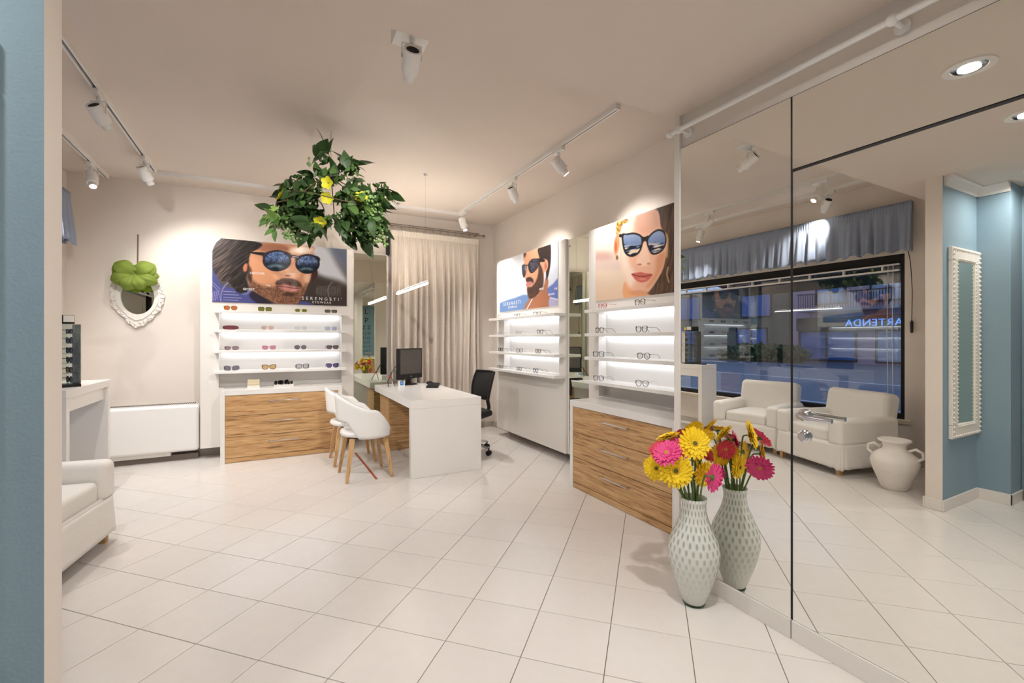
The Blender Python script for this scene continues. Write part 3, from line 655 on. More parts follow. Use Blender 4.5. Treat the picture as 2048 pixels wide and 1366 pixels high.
    P.line([(262, 1005), (258, 940), (280, 860), (312, 810), (345, 780)], 13, (150, 140, 176), .75)
    for y, x1 in ((890, 440), (928, 480), (965, 515), (995, 480)): P.line([(290, y-5), (x1, y+5)], 4, W, .8)
    for k in range(4): P.line([(150+k*25, 880), (165+k*30, 1000)], 4, (168, 160, 214), .8); P.line([(245-k*22, 880), (190-k*20, 1000)], 4, (168, 160, 214), .8)
    P.line([(150, 765), (250, 860)], 4, W, .7); P.line([(150, 800), (230, 880)], 4, W, .7)
    P.line([(1640, 775), (1600, 820), (1585, 880), (1600, 950), (1640, 1000)], 7, (150, 150, 160), .7)
    for k in range(26):
        x = 1440+k*12; hh = 30+40*abs(math.sin(k*1.7)); P.line([(x, 880-hh), (x+1, 880+hh)], 2.6, (186, 180, 176), .5)
def paint_profile(P):
    X, Y = P.X, P.Y; k = np.clip((X-200)/800, 0, 1); P.C = (1-k)[:, None]*np.array([226, 226, 226.])+k[:, None]*np.array([206, 212, 226.])
    P.poly([(230, 1115), (330, 1060), (430, 1030), (560, 990), (680, 1040), (700, 1220), (230, 1230)], (112, 144, 192), 1, 12)
    P.poly([(820, 930), (900, 860), (1010, 770), (1030, 1080), (900, 1060), (820, 1030)], (104, 122, 184), 1, 12)
    P.poly([(640, 1000), (780, 900), (815, 780), (850, 820), (836, 960), (880, 1030), (890, 1160), (560, 1190)], (176, 116, 86), 1, 8)
    P.poly([(870, 1030), (1010, 1065), (1010, 1140), (870, 1150)], (176, 172, 206), 1, 6); P.line([(870, 1025), (1000, 1062)], 8, (226, 226, 236)); P.line([(650, 1040), (580, 1170)], 8, (210, 222, 238))
    P.poly([(545, 480), (640, 430), (760, 390), (800, 500), (800, 640), (780, 880), (720, 1000), (610, 1030), (585, 930), (575, 830), (560, 780), (548, 720), (530, 640), (550, 590), (535, 540)], (214, 156, 124), 1, 6)
    P.poly([(590, 720), (680, 700), (740, 640), (740, 760), (660, 790)], (226, 164, 128), .8, 20)
    P.poly([(720, 420), (800, 380), (872, 350), (880, 540), (860, 700), (825, 800), (812, 560), (760, 560), (735, 520)], (48, 38, 36), 1, 7)
    P.ell(812, 628, 34, 78, (214, 152, 124), 1, .15, .1); P.ell(815, 630, 16, 46, (168, 104, 82), .8, .3)
    bmod = .75+.25*P.noise(12, 12, seed=4)
    P.poly([(735, 600), (775, 680), (790, 800), (775, 900), (700, 1005), (615, 1038), (588, 960), (590, 900), (640, 890), (690, 830), (720, 740)], (56, 40, 36), .95, 12, mod=bmod)
    P.poly([(572, 790), (620, 770), (660, 800), (660, 850), (640, 830), (580, 830)], (60, 42, 38), .95, 8)
    P.poly([(575, 850), (620, 825), (650, 845), (610, 880), (580, 890)], (196, 128, 124), 1, 6)
    P.poly([(540, 470), (575, 455), (570, 500), (552, 530)], (70, 54, 44), .9, 8)
    for pts in ([(600, 610), (640, 550), (700, 540), (752, 545), (735, 620), (690, 690), (640, 722), (608, 690)], [(520, 640), (545, 615), (578, 632), (570, 720), (548, 780), (528, 740)]):
        kk, c = lens(P, pts, .86, None, 1, (30, 26, 30)); n = P.noise(20, 14, seed=8); P.blend(kk, np.array([40, 38, 48.])[None]*(1-n[:, None])+np.array([92, 92, 108.])[None]*n[:, None])
    P.poly([(740, 545), (800, 552), (800, 580), (735, 580)], (34, 28, 28), 1, 5); P.line([(575, 625), (605, 620)], 8, (40, 34, 34))
    P.ell(565, 665, 12, 40, (176, 190, 206), .5, .5)
def paint_woman(P):
    X, Y = P.X, P.Y; k = np.clip((Y-300)/900, 0, 1); P.C = (1-k)[:, None]*np.array([238, 233, 228.])+k[:, None]*np.array([230, 200, 172.])
    P.ell(480, 760, 120, 60, (196, 150, 140), .7, .7); P.poly([(400, 810), (760, 800), (760, 900), (400, 900)], (222, 196, 184), .8, 40)
    hm = P.noise(14, 120, .12, 3); Hc = np.array([58, 44, 38.])[None]*(1-hm[:, None])+np.array([122, 88, 62.])[None]*hm[:, None]
    a = P.poly_a([(1080, 220), (1250, 130), (1600, 60), (1800, 700), (1700, 1300), (1040, 1240), (980, 1190), (1080, 1060), (1170, 880), (1190, 600), (1130, 420)], 12); P.blend(a, Hc)
    P.poly([(740, 1040), (860, 1150), (1000, 1180), (1040, 1240), (740, 1240)], (236, 172, 122), 1, 10)
    P.poly([(690, 420), (760, 330), (860, 280), (1100, 225), (1150, 420), (1215, 520), (1210, 720), (1170, 900), (1075, 1070), (1000, 1165), (890, 1190), (800, 1120), (740, 1000), (700, 850), (680, 640)], (236, 184, 154), 1, 9)
    P.poly([(690, 420), (760, 340), (860, 300), (830, 480), (760, 560), (780, 800), (860, 980), (800, 1100), (730, 980), (690, 800)], (250, 226, 208), .9, 40)
    P.poly([(880, 300), (1080, 250), (1120, 420), (960, 500), (860, 440)], (214, 162, 138), .8, 40)
    P.poly([(1100, 760), (1200, 720), (1160, 900), (1040, 1090), (980, 1100), (1080, 940)], (220, 150, 112), .8, 30)
    P.ell(900, 1170, 110, 30, (214, 140, 100), .6, .6)
    bm = P.noise(16, 16, seed=6); g = P.poly_a([(640, 380), (700, 335), (770, 330), (770, 370), (710, 400), (680, 490), (640, 500)], 8); P.blend(g, np.array([120, 82, 36.])[None]*(1-bm[:, None])+np.array([242, 200, 116.])[None]*bm[:, None])
    P.ell(645, 620, 30, 120, (232, 152, 110), 1, .25, .1); P.ell(636, 640, 14, 60, (190, 88, 54), .7, .4); P.ell(650, 770, 14, 26, (120, 90, 50), .9, .3)
    # nose and lips
    P.poly([(920, 700), (970, 600), (1000, 700), (1025, 800), (1010, 840), (950, 868), (880, 850), (872, 800)], (246, 206, 182), .85, 16)
    P.ell(905, 848, 26, 10, (170, 98, 80), .8, .5); P.ell(1008, 838, 18, 10, (170, 98, 80), .7, .5)
    P.poly([(815, 958), (880, 940), (930, 935), (960, 945), (1050, 962), (1000, 1030), (930, 1052), (870, 1030)], (204, 104, 92), 1, 6); P.line([(818, 960), (900, 982), (960, 985), (1048, 964)], 7, (120, 50, 44)); P.ell(940, 1015, 46, 14, (232, 150, 134), .7, .6)
    # sunglasses
    P.poly([(900, 520), (960, 535), (1010, 520), (1000, 600), (965, 580), (930, 610)], (34, 29, 32), 1, 5)
    P.ell(690, 520, 20, 20, (34, 29, 32), 1, .3)
    for pts, sd in (([(702, 512), (760, 495), (850, 485), (930, 520), (945, 590), (915, 700), (850, 755), (780, 755), (725, 690)], 21), ([(985, 570), (1040, 490), (1120, 445), (1190, 470), (1215, 560), (1190, 660), (1130, 720), (1050, 735), (1005, 670)], 22)):
        kk, c = lens(P, pts, .84, None, 1); n = P.noise(70, 16, -.25, sd); st = (n > .52)*np.clip((Y-c[1]-5)/30, 0, 1); base = np.array([112, 132, 172.])[None]*np.ones((len(X), 1))
        top = np.clip((c[1]+20-Y)/160, 0, 1); base = base*(1-top[:, None])+np.array([150, 166, 196.])[None]*top[:, None]
        base = base*(1-st[:, None])+np.array([226, 204, 172.])[None]*st[:, None]; dk = (n < .36)*np.clip((Y-c[1])/30, 0, 1); base = base*(1-dk[:, None]*.8); P.blend(kk, base)
    P.poly([(1200, 480), (1235, 560), (1225, 760), (1200, 740), (1215, 600)], (222, 178, 122), .8, 10); P.line([(1230, 880), (1215, 960), (1240, 1050)], 12, (206, 160, 110), .8)

# ------------------------------------------------------------------ wall displays: lit niche with four shelves
def display(label, base, rz, x0, x1, zt, zb, rx0, rx1, rz0, shelves, sx0, sx1, grp):
    t = thing('wall_display', label, 'display', base, rz, grp)
    rt = shelves[0]-.012; D = .09; TH = .128
    MB().box(x0, rx0, 0, TH, zb, zt).box(rx1, x1, 0, TH, zb, zt).box(rx0, rx1, 0, TH, rt, zt).box(rx0, rx1, D, TH, rz0, rt).box(rx0, rx1, 0, TH, zb, rz0).build('board', M_LACM, t)
    for z in shelves:
        s = MB().box(sx0, sx1, -.15, -.0, z-.03, z).box(rx0+.0005, rx1-.0005, -.0, D-.0005, z-.03, z).build('shelf', M_LAC, t, bevel=.003)
        if z != shelves[-1]: MB().box(rx0+.03, rx1-.03, .045, .075, z-.0375, z-.0305).build('led_strip', M_LED, s)
    return t
LS = [1.62, 1.41, 1.185, .963]; RS = [1.58, 1.362, 1.145, .925]
GD = 'lit eyewear wall displays'
LY = 5.88
display('white lit wall display of sunglasses on the back wall', (.1, LY, 0), 0, -.79, .79, 2.42, .12, -.62, .65, .772, LS, -.66, .685, GD)
RX = 2.72; NY, FY = 2.725, 4.73
display('white lit wall display of optical frames above the oak drawers by the mirror', (RX, NY, 0), -PI/2, -.79, .79, 2.36, .10, -.64, .64, .772, RS, -.665, .665, GD)
display('white lit wall display of optical frames beside the office chair', (RX, FY, 0), -PI/2, -.82, .82, 2.36, .10, -.60, .70, .93, RS, -.76, .83, GD)
# posters
white_ink = mat('white_ink', (244, 242, 240), .5)
p = poster('poster of a man with windswept hair in round mirrored sunglasses', (-.582, LY-.0085, 1.713), 0, 1.394, .705, 420, 210, paint_driver, (400, 440, 6.209))
def put_text(p, s, crop, cx, cy, size, plane, sp=1.0, rz=0):
    ox, oy, k = crop; px, py = ox+cx/k, oy+cy/k
    W = atY(px, py, plane) if rz == 0 else atX(px, py, plane)
    l = (W.x-p.location.x, W.z-p.location.z) if rz == 0 else (p.location.y-W.y, W.z-p.location.z)
    o = text(s, size, white_ink, p, (l[0], -.0012, l[1]), (PI/2, 0, 0), space=sp)
    if len(s) > 5: tag(o, kind='stuff')
CL = (400, 440, 6.209)
put_text(p, "SERENGETI'", CL, 1515, 982, .052, LY, 1.75); put_text(p, 'EYEWEAR', CL, 1512, 1026, .034, LY, 1.6)
put_text(p, 'DISCOVER', CL, 712, 665, .034, LY, .9); put_text(p, 'THE', CL, 845, 817, .026, LY); put_text(p, 'SECRET', CL, 608, 862, .036, LY, .95)
CM = (960, 430, 6.208)
p = poster('poster of a bearded man in profile with aviator sunglasses and mountains', (RX-.0085, 5.44, 1.668), -PI/2, 1.40, .688, 300, 160, paint_profile, CM)
put_text(p, 'SERENGETI', CM, 405, 1097, .062, RX, 1.7, 1); put_text(p, 'EYEWEAR', CM, 410, 1145, .040, RX, 1.5, 1); put_text(p, 'SECRET', CM, 775, 918, .034, RX, .9, 1); put_text(p, 'THE', CM, 950, 918, .034, RX, .9, 1); put_text(p, 'DISCOVER', CM, 895, 985, .030, RX, .9, 1)
poster('poster of a woman in black cat eye sunglasses with sea reflections', (RX-.0085, 3.40, 1.665), -PI/2, 1.36, .688, 400, 220, paint_woman, (1120, 380, 5.693))

# ------------------------------------------------------------------ drawer cabinets
def cabinet(label, base, rz, x0, x1, depth, h=.768):
    t = thing('drawer_cabinet', label, 'cabinet', base, rz, 'oak fronted drawer cabinets')
    f = .042
    MB().box(x0, x0+f, -depth, -.002, 0, h).box(x1-f, x1, -depth, -.002, 0, h).box(x0+f, x1-f, -depth, -.002, h-.055, h).box(x0+f, x1-f, -depth+.02, -.002, 0, h-.055).build('carcass', M_LAC, t, bevel=.002)
    zs = [.051, .271, .491, .711]
    for k in range(3):
        d = MB().box(x0+f+.002, x1-f-.002, -depth+.002, -depth+.0195, zs[k]+.003, zs[k+1]-.002).build('drawer', M_WOOD, t, bevel=.0012)
        zc = zs[k]+.15; hw = .15; xc = (x0+x1)/2
        MB().tube([(xc-hw, -depth+.002, zc), (xc-hw, -depth-.026, zc), (xc-hw+.012, -depth-.028, zc), (xc+hw-.012, -depth-.028, zc), (xc+hw, -depth-.026, zc), (xc+hw, -depth+.002, zc)], .0055, 8).build('handle', M_CHROME, d, smooth=True)
    MB().box(x0+f+.002, x1-f-.002, -depth+.004, -depth+.0195, .004, .049).build('plinth', M_WOOD, t)
    return t
cabinet('oak drawer cabinet in a white surround under the sunglasses display', (.118, LY, 0), 0, -.60, .60, .31)
cabinet('oak drawer cabinet in a white surround beside the mirror', (RX, 2.70, 0), -PI/2, -.603, .603, .375)
# mirror strips
t = MB().box(.918, 1.325, 5.995, 6.005, .12, 2.405).build('wall_mirror_panel', M_MIRG); tag(t, 'tall mirror strip on the back wall beside the curtain', 'mirror')
MB().box(.905, 1.335, 6.004, 6.0999, .1, 2.415).build('backing_panel', M_LACM, t)
t = MB().box(2.742, 2.75, 3.535, 3.872, .12, 2.345).build('wall_mirror_panel', M_MIRG); tag(t, 'narrow mirror strip between the two optical frame displays', 'mirror')
MB().box(2.749, 2.9299, 3.520, 3.905, .1, 2.355).build('backing_panel', M_LACM, t)

# ------------------------------------------------------------------ eyewear
def outline(kind, n=30):
    K = {'round': (.0235, .0225, 2.0), 'panto': (.0235, .0215, 2.3), 'square': (.026, .0205, 4.0), 'rect': (.0265, .0155, 3.6), 'oval': (.025, .0175, 2.1), 'cat': (.0265, .0205, 2.6), 'butterfly': (.0275, .022, 3.0), 'brow': (.0255, .0185, 2.8), 'aviator': (.0265, .0215, 2.4), 'shield': (.066, .0185, 3.2)}[kind]
    a, b, p = K; out = []
    for k in range(n):
        g = 2*PI*k/n; c, s = math.cos(g), math.sin(g)
        x = a*math.copysign(abs(c)**(2/p), c); z = b*math.copysign(abs(s)**(2/p), s)
        if kind == 'cat' and s > 0: z += .30*b*max(0, x/a)**1.5; 
        if kind in ('cat', 'aviator', 'panto', 'brow'): x *= 1+.13*(z/b)
        if kind == 'butterfly': x *= 1-.06*(z/b); z += .12*b*(x/a)
        out.append((x, z))
    return out, a, b
LENSM = {}
def glasses(name, label, loc, rz, kind, frame, lensc, th=.0032, group=None, temple=None, scale=1.0, folded=False, parent_tilt=0):
    t = thing(name, label, 'sunglasses' if name == 'sunglasses' else 'eyeglasses', loc, rz, group)
    fm = mat('frame_%d_%d_%d' % frame, frame, .25); tm = fm if temple is None else mat('frame_%d_%d_%d' % temple, temple, .25)
    lm = mat_glass('lens_%d_%d_%d' % lensc, tuple(255*(c/255)**.5 for c in lensc), .8)
    o, a, b = outline(kind); S = scale; zc = b+th+.001
    if kind == 'shield':
        mb = MB().ring([(x*(a+th)/a, z*(b+th)/b+zc) for x, z in o], [(x, z+zc) for x, z in o], -.002, .002).xf(Matrix.Scale(S, 4)); mb.build('frame', fm, t)
        MB().slab([(x*1.01, z*1.01+zc) for x, z in o], -.0006, .0006).xf(Matrix.Scale(S, 4)).build('lens', lm, t); half = a+th
    else:
        gap = .0085; mb = MB()
        for sg in (1, -1):
            cx = sg*(gap+a)
            mb.ring([(cx+sg*x*(a+th)/a, z*(b+th)/b+zc) for x, z in o][::sg], [(cx+sg*x, z+zc) for x, z in o][::sg], -.0022, .0022)
            MB().slab([(cx+sg*x*1.01, z*1.01+zc) for x, z in o][::sg], -.0005, .0005).xf(Matrix.Scale(S, 4)).build('lens', lm, t)
        mb.tube([(-gap-.002, 0, zc+b*.35), (0, -.001, zc+b*.55), (gap+.002, 0, zc+b*.35)], max(.0016, th*.6), 6)
        half = gap+2*a+th
        for sg in (1, -1): mb.box(min(sg*(half-.006), sg*(half+.002)), max(sg*(half-.006), sg*(half+.002)), -.002, .004, zc+b*.45, zc+b*.45+.0055)
        mb.xf(Matrix.Scale(S, 4)).build('frame', fm, t)
    for sg in (1, -1):
        zt_ = zc+b*.45+.003
        if folded: pts = [(sg*half, .004, zt_), (sg*(half-.01), .009+.003*(sg > 0), zt_), (-sg*half*.6, .011+.004*(sg > 0), zt_-.003), (-sg*half*.9, .011+.004*(sg > 0), .004)]
        else: pts = [(sg*half, .003, zt_), (sg*half, .05, zt_), (sg*half*.98, .088, zt_-.002), (sg*half*.96, .108, zt_*.55), (sg*half*.95, .124, .003)]
        MB().tube(pts, [max(.0015, th*.55)]*(len(pts)), 6).xf(Matrix.Scale(S, 4)).build('temple', tm, t)
    return t
SG = 'sunglasses on the back wall shelves'
rows = [
 [('panto', (118, 76, 50), (206, 128, 82), 'tortoiseshell sunglasses with orange lenses on the top shelf', .0032), ('square', (52, 48, 36), (136, 138, 66), 'dark square sunglasses with olive lenses on the top shelf', .003), ('oval', (150, 140, 90), (140, 146, 66), 'thin metal sunglasses with olive oval lenses on the top shelf', .0012), ('rect', (44, 40, 40), (128, 122, 112), 'dark rectangular sunglasses with grey lenses on the top shelf', .003)],
 [('shield', (110, 48, 60), (150, 90, 96), 'dark red shield sunglasses on the second shelf', .003), ('panto', (226, 186, 170), (236, 204, 192), 'pale pink rimless sunglasses on the second shelf', .0009), ('panto', (206, 204, 206), (238, 238, 240), 'clear rimless sunglasses on the second shelf', .0009), ('square', (190, 196, 214), (204, 210, 230), 'pale blue rimless sunglasses on the second shelf', .0009)],
 [('brow', (98, 62, 70), (176, 152, 160), 'plum browline sunglasses on the third shelf', .0022), ('cat', (196, 120, 146), (214, 160, 178), 'pink cat eye sunglasses on the third shelf', .0022), ('round', (52, 46, 56), (142, 134, 142), 'black round sunglasses with grey lenses on the third shelf', .0022), ('brow', (34, 30, 34), (146, 128, 136), 'black browline sunglasses with mauve lenses on the third shelf', .0042)],
 [('butterfly', (62, 56, 66), (146, 144, 160), 'dark grey butterfly sunglasses with grey lenses on the bottom shelf', .003), ('cat', (84, 48, 34), (236, 196, 142), 'tortoiseshell cat eye sunglasses with amber lenses on the bottom shelf', .0048), ('square', (54, 48, 54), (212, 208, 212), 'thick black square sunglasses with pale lenses on the bottom shelf', .0048), ('cat', (48, 40, 66), (118, 112, 168), 'black cat eye sunglasses with violet lenses on the bottom shelf', .0042)]]
cols = [[461, 530, 602, 662], [461, 535, 602, 662], [463, 538, 601, 665], [463, 538, 605, 665]]
for r in range(4):
    for c in range(4):
        kd, fr, le, lab, th = rows[r][c]; y = LY-.085
        x = atY(cols[r][c], 700, y).x
        glasses('sunglasses', lab, (x, y, LS[r]), 0, kd, fr, le, th, SG, scale=1.06)
NG = 'optical frames on the shelves by the mirror'
near = [[('panto', (196, 66, 78), 'thin red eyeglasses on the top shelf beside the mirror', 1205, .0018, None), ('panto', (60, 54, 60), 'black round eyeglasses on the top shelf beside the mirror', 1280, .0026, (150, 120, 90))],
        [('panto', (110, 82, 48), 'tortoiseshell round eyeglasses on the second shelf beside the mirror', 1199, .0028, None), ('cat', (40, 38, 44), 'black cat eye eyeglasses on the second shelf beside the mirror', 1283, .0030, None)],
        [('square', (52, 50, 62), 'dark square eyeglasses on the third shelf beside the mirror', 1197, .0026, None), ('round', (106, 42, 56), 'burgundy round eyeglasses on the third shelf beside the mirror', 1287, .0026, (40, 36, 44))],
        [('panto', (54, 50, 54), 'slim black eyeglasses on the lowest shelf beside the mirror', 1197, .0020, None), ('panto', (96, 64, 76), 'plum eyeglasses with pale pink temples on the lowest shelf beside the mirror', 1284, .0024, (222, 196, 196))]]
for r in range(4):
    for kd, fr, lab, px, th, tp in near[r]:
        x = RX-.095; y = atX(px, 700, x).y
        glasses('eyeglasses', lab, (x, y, RS[r]), -PI/2+(.12 if r > 1 else -.1), kd, fr, (244, 246, 248), th, NG, temple=tp, scale=1.08)
FG = 'optical frames on the shelves beside the office chair'
far = [[('panto', (206, 196, 196), 'pale clear eyeglasses on the top shelf near the curtain', 1000, .0012), ('rect', (84, 76, 74), 'dark grey eyeglasses on the top shelf below the profile poster', 1034, .0016), ('rect', (92, 84, 84), 'thin grey metal eyeglasses on the top shelf below the profile poster', 1074, .0014)],
       [('oval', (214, 204, 206), 'pale rimless eyeglasses on the second shelf near the curtain', 1000, .001), ('oval', (170, 166, 172), 'silver oval eyeglasses on the second shelf beside the office chair', 1037, .0012), ('panto', (62, 60, 72), 'dark blue eyeglasses on the second shelf beside the office chair', 1080, .0022)],
       [('square', (40, 36, 42), 'black square eyeglasses on the third shelf near the curtain', 1001, .0026), ('square', (86, 44, 56), 'dark red eyeglasses with pink temples on the third shelf beside the office chair', 1039, .0024), ('panto', (110, 66, 46), 'tortoiseshell eyeglasses with dark temples on the third shelf beside the office chair', 1076, .0024)],
       [('rect', (54, 50, 56), 'slim black eyeglasses on the lowest shelf near the curtain', 1000, .002), ('cat', (70, 44, 62), 'dark purple eyeglasses on the lowest shelf beside the office chair', 1038, .002), ('panto', (60, 64, 96), 'navy eyeglasses on the lowest shelf beside the office chair', 1071, .0022)]]
for r in range(4):
    for kd, fr, lab, px, th in far[r]:
        x = RX-.095; y = atX(px, 700, x).y
        glasses('eyeglasses', lab, (x, y, RS[r]), -PI/2+random.uniform(-.1, .15), kd, fr, (244, 246, 248), th, FG, scale=1.08, temple=(226, 178, 184) if 'pink temples' in lab else ((44, 40, 44) if 'dark temples' in lab else None))
# things on the cabinet top under the bottom shelf
ct = .768
t = thing('display_card', 'small folded sand coloured picture card on a white block on the oak cabinet', 'card', (-.185, LY-.13, ct))
MB().box(-.06, .06, -.03, .03, 0, .022).build('block', M_LACM, t, bevel=.002)
MB().add([(-.058, -.015, .022), (.058, -.015, .022), (.058, .008, .092), (-.058, .008, .092), (-.058, -.012, .022), (.058, -.012, .022), (.058, .011, .092), (-.058, .011, .092)], [(0,1,2,3),(7,6,5,4),(0,4,5,1),(1,5,6,2),(2,6,7,3),(3,7,4,0)]).build('card', mat('sand_print', (206, 190, 158), .5, noise=.3, nscale=14, stretch=(.3, 1, 3)), t)
t = thing('display_riser', 'low white block carrying three dark sunglasses on the oak cabinet', 'riser', (.115, LY-.13, ct))
MB().box(-.10, .10, -.045, .045, 0, .025).build('block', M_LACM, t, bevel=.002)
for i, (dx, fr, sc, kd) in enumerate(((-.064, (38, 36, 40), .95, 'round'), (.0, (46, 34, 30), 1.05, 'butterfly'), (.062, (40, 38, 40), .9, 'oval'))):
    glasses('sunglasses', ('large round black sunglasses at one end of the white block', 'brown butterfly sunglasses in the middle of the white block', 'black oval sunglasses at the other end of the white block')[i], (.115+dx, LY-.155+(.0, .012, .0)[i], ct+.025), (.9, .75, .95)[i], kd, fr, (70, 66, 66), .0036, 'sunglasses on the white block', scale=sc*.92, folded=True)

# ------------------------------------------------------------------ desk and what stands on it
DZ = .73
dk = thing('desk', 'white waterfall desk with an oak pedestal beside the two tub chairs', 'desk', (1.5, 5.0, 0))
MB().box(-.36, .355, -.86, .84, DZ-.078, DZ).build('desk_top', M_LAC, dk, bevel=.003)
MB().box(-.36, .355, -.86, -.79, 0, DZ-.0782).build('end_panel', M_LAC, dk, bevel=.003)
MB().box(-.30, .22, .32, .80, 0.0, DZ-.0782).build('pedestal', M_WOODD, dk, bevel=.002)
MB().box(.12, .14, -.7895, .3195, .28, DZ-.0782).build('modesty_panel', M_LAC, dk)
mo = thing('monitor', 'black flat screen monitor on the white desk', 'monitor', (1.53, 5.66, DZ), math.atan2(.58, .81))
MB().lathe([(.115, 0), (.115, .006), (.10, .012), (.03, .018), (.0, .018)], 36, caps=False).xf(Matrix.Diagonal((1.1, .8, 1, 1))).build('base', M_BLACK, mo, smooth=True)
MB().box(-.03, .03, .0, .035, .012, .20).build('neck', M_BLACK, mo, bevel=.006)
MB().box(-.23, .23, -.035, .012, .075, .46).build('housing', M_BLACK, mo, bevel=.008)
MB().box(-.205, .205, -.0365, -.0345, .14, .445).build('screen', M_SCREEN, mo)
MB().box(-.14, .14, .0115, .045, .16, .40).build('rear_cover', M_BLACK, mo, bevel=.02, seg=3)
text('hp', .022, mat('badge_silver', (180, 180, 184), .3), mo, (0, -.0358, .107), (PI/2, 0, 0), name='badge')
kb = thing('keyboard', 'black computer keyboard on the white desk', 'keyboard', (1.745, 5.33, DZ), math.radians(68))
MB().add([(-.22, -.07, 0), (.22, -.07, 0), (.22, .07, 0), (-.22, .07, 0), (-.22, -.07, .012), (.22, -.07, .012), (.22, .07, .026), (-.22, .07, .026)], [(0,3,2,1),(4,5,6,7),(0,1,5,4),(1,2,6,5),(2,3,7,6),(3,0,4,7)]).build('body', M_BLACK, kb, bevel=.004)
mb = MB()
for r in range(5):
    for c in range(18):
        y = -.055+r*.025; z = .013+(y+.07)*.1; mb.box(-.208+c*.0232, -.189+c*.0232, y-.009, y+.009, z-.003, z+.006)
tag(mb.build('keys', M_BLACKM, kb), kind='stuff')
t = thing('computer_mouse', 'black computer mouse beside the keyboard', 'mouse', (1.79, 5.62, DZ), .4)
MB().grid(20, 9, lambda u, v: (.033*math.cos(2*PI*u)*math.cos(v*PI/2)**.7, .055*math.sin(2*PI*u)*math.cos(v*PI/2)**.7, .034*math.sin(v*PI/2)), True).build('shell', M_BLACK, t, smooth=2)
MB().tube([(0, -.02, .031), (0, -.04, .026)], .005, 8).build('wheel', M_DARK, t); MB().tube([(0, .053, .008), (.03, .12, .005), (-.02, .2, .005)], .0025, 6).build('cable', M_BLACK, t)
t = thing('lens_wipe_box', 'small blue and white carton on the white desk', 'carton', (1.40, 5.52, DZ), .35)
MB().box(-.034, .034, -.022, .022, 0, .062).build('carton', mat('carton_white', (236, 236, 238), .4), t, bevel=.0015)
MB().box(-.0345, .016, -.0226, -.0218, .012, .0605).build('printed_front', mat('carton_blue', (60, 128, 196), .4), t); text('Lens', .018, white_ink, t, (-.008, -.023, .036), (PI/2, 0, 0), name='print')
t = thing('cable_bundle', 'black and red cables looping down beside the monitor', 'cable', (1.29, 5.60, DZ))
MB().tube([(.10, -.06, .20), (.05, -.02, .24), (.0, .0, .15), (-.05, -.05, .06), (-.06, -.12, .004)], .0045, 6).build('cable', M_BLACK, t, smooth=True)
MB().tube([(.10, -.02, .14), (.02, -.02, .20), (-.01, -.04, .12), (.03, -.10, .004)], .004, 6).build('cable', M_BLACK, t, smooth=True)
MB().tube([(-.012, -.012, .13), (-.03, -.03, .10)], .009, 8).build('plug', mat('red_plug', (190, 52, 44), .4), t, smooth=True)
# pendant bar
t = thing('pendant_lamp', 'slim glowing linear pendant lamp above the white desk', 'pendant lamp', (1.385, 5.05, 1.875))
MB().box(-.012, .012, -.62, .62, .006, .022).build('housing', M_WHITEM, t); MB().box(-.012, .012, -.62, .62, -.008, .0058).build('diffuser', M_BAR, t); MB().box(-.009, .009, -.61, .61, .0221, .0235).build('uplight_diffuser', M_BARU, t)
for y in (-.56, .56): MB().tube([(0, y, .02), (0, y, ZC-1.875)], .0012, 5).lathe([(.018, ZC-1.875-.012), (.022, ZC-1.875)], 12, (0, y, 0)).build('wire', M_CHROME, t)

# ------------------------------------------------------------------ white tub chairs
def tub_chair(label, loc, rz):
    t = thing('tub_chair', label, 'chair', loc, rz, 'white tub chairs at the desk')
    lerp = lambda a, b, k: a+(b-a)*max(0, min(1, k)); ss = lambda k: max(0, min(1, k))**2*(3-2*max(0, min(1, k)))
    def shell(u, v):
        f = (u-.5)*2*math.radians(140); s = abs(f)/math.radians(140)
        top = lerp(.795, .655, ss(s/.72)) if s < .72 else lerp(.655, .47, (s-.72)/.28)
        bot = lerp(.545, .545, 1) if s < .26 else lerp(.545, .395, ss((s-.26)/.22))
        z = bot+(top-bot)*v; k = 1+.30*(z-.42); rx, ry = .235*k, .265*k
        return (-rx*math.cos(f)*1.02+.0, ry*math.sin(f)*(1.0), z)
    MB().grid(61, 9, shell).build('back_shell', M_PLAST, t, smooth=2, solid=.022)
    pr = [(0, .392), (.17, .392), (.228, .405), (.238, .425), (.228, .445), (.18, .452), (0, .448)]
    MB().lathe(pr, 40, caps=False).xf(Matrix.Diagonal((.90, 1.05, 1, 1))).xf(Matrix.Translation((-.015, 0, 0))).build('seat', M_PLAST, t, smooth=2)
    MB().lathe([(.0, .372), (.13, .372), (.13, .391)], 24, caps=False).build('under_frame', M_BLACKM, t)
    for sx in (1, -1):
        for sy in (1, -1): MB().frustum((sx*.205, sy*.195, 0), (sx*.150, sy*.150, .388), .013, .013, .022, .019).build('leg', M_LEGW, t, bevel=.003)
    return t
tub_chair('white tub chair with oak legs near the open end of the desk', (.79, 4.50, 0), .05)
tub_chair('white tub chair with oak legs drawn up next to the oak drawer cabinet', (.765, 5.11, 0), .0)
a, b = atZ(711, 906, .003), atZ(753, 958, .003)
d = b-a; t = MB().box(-d.length/2, d.length/2, -.009, .009, -.003, .004).build('floor_strip', mat('copper_strip', (172, 84, 52), .5, noise=.2, nscale=40), loc=(a+b)/2); t.rotation_euler = (0, 0, math.atan2(d.y, d.x)); tag(t, 'thin copper red strip lying on the floor under the tub chair', 'strip')

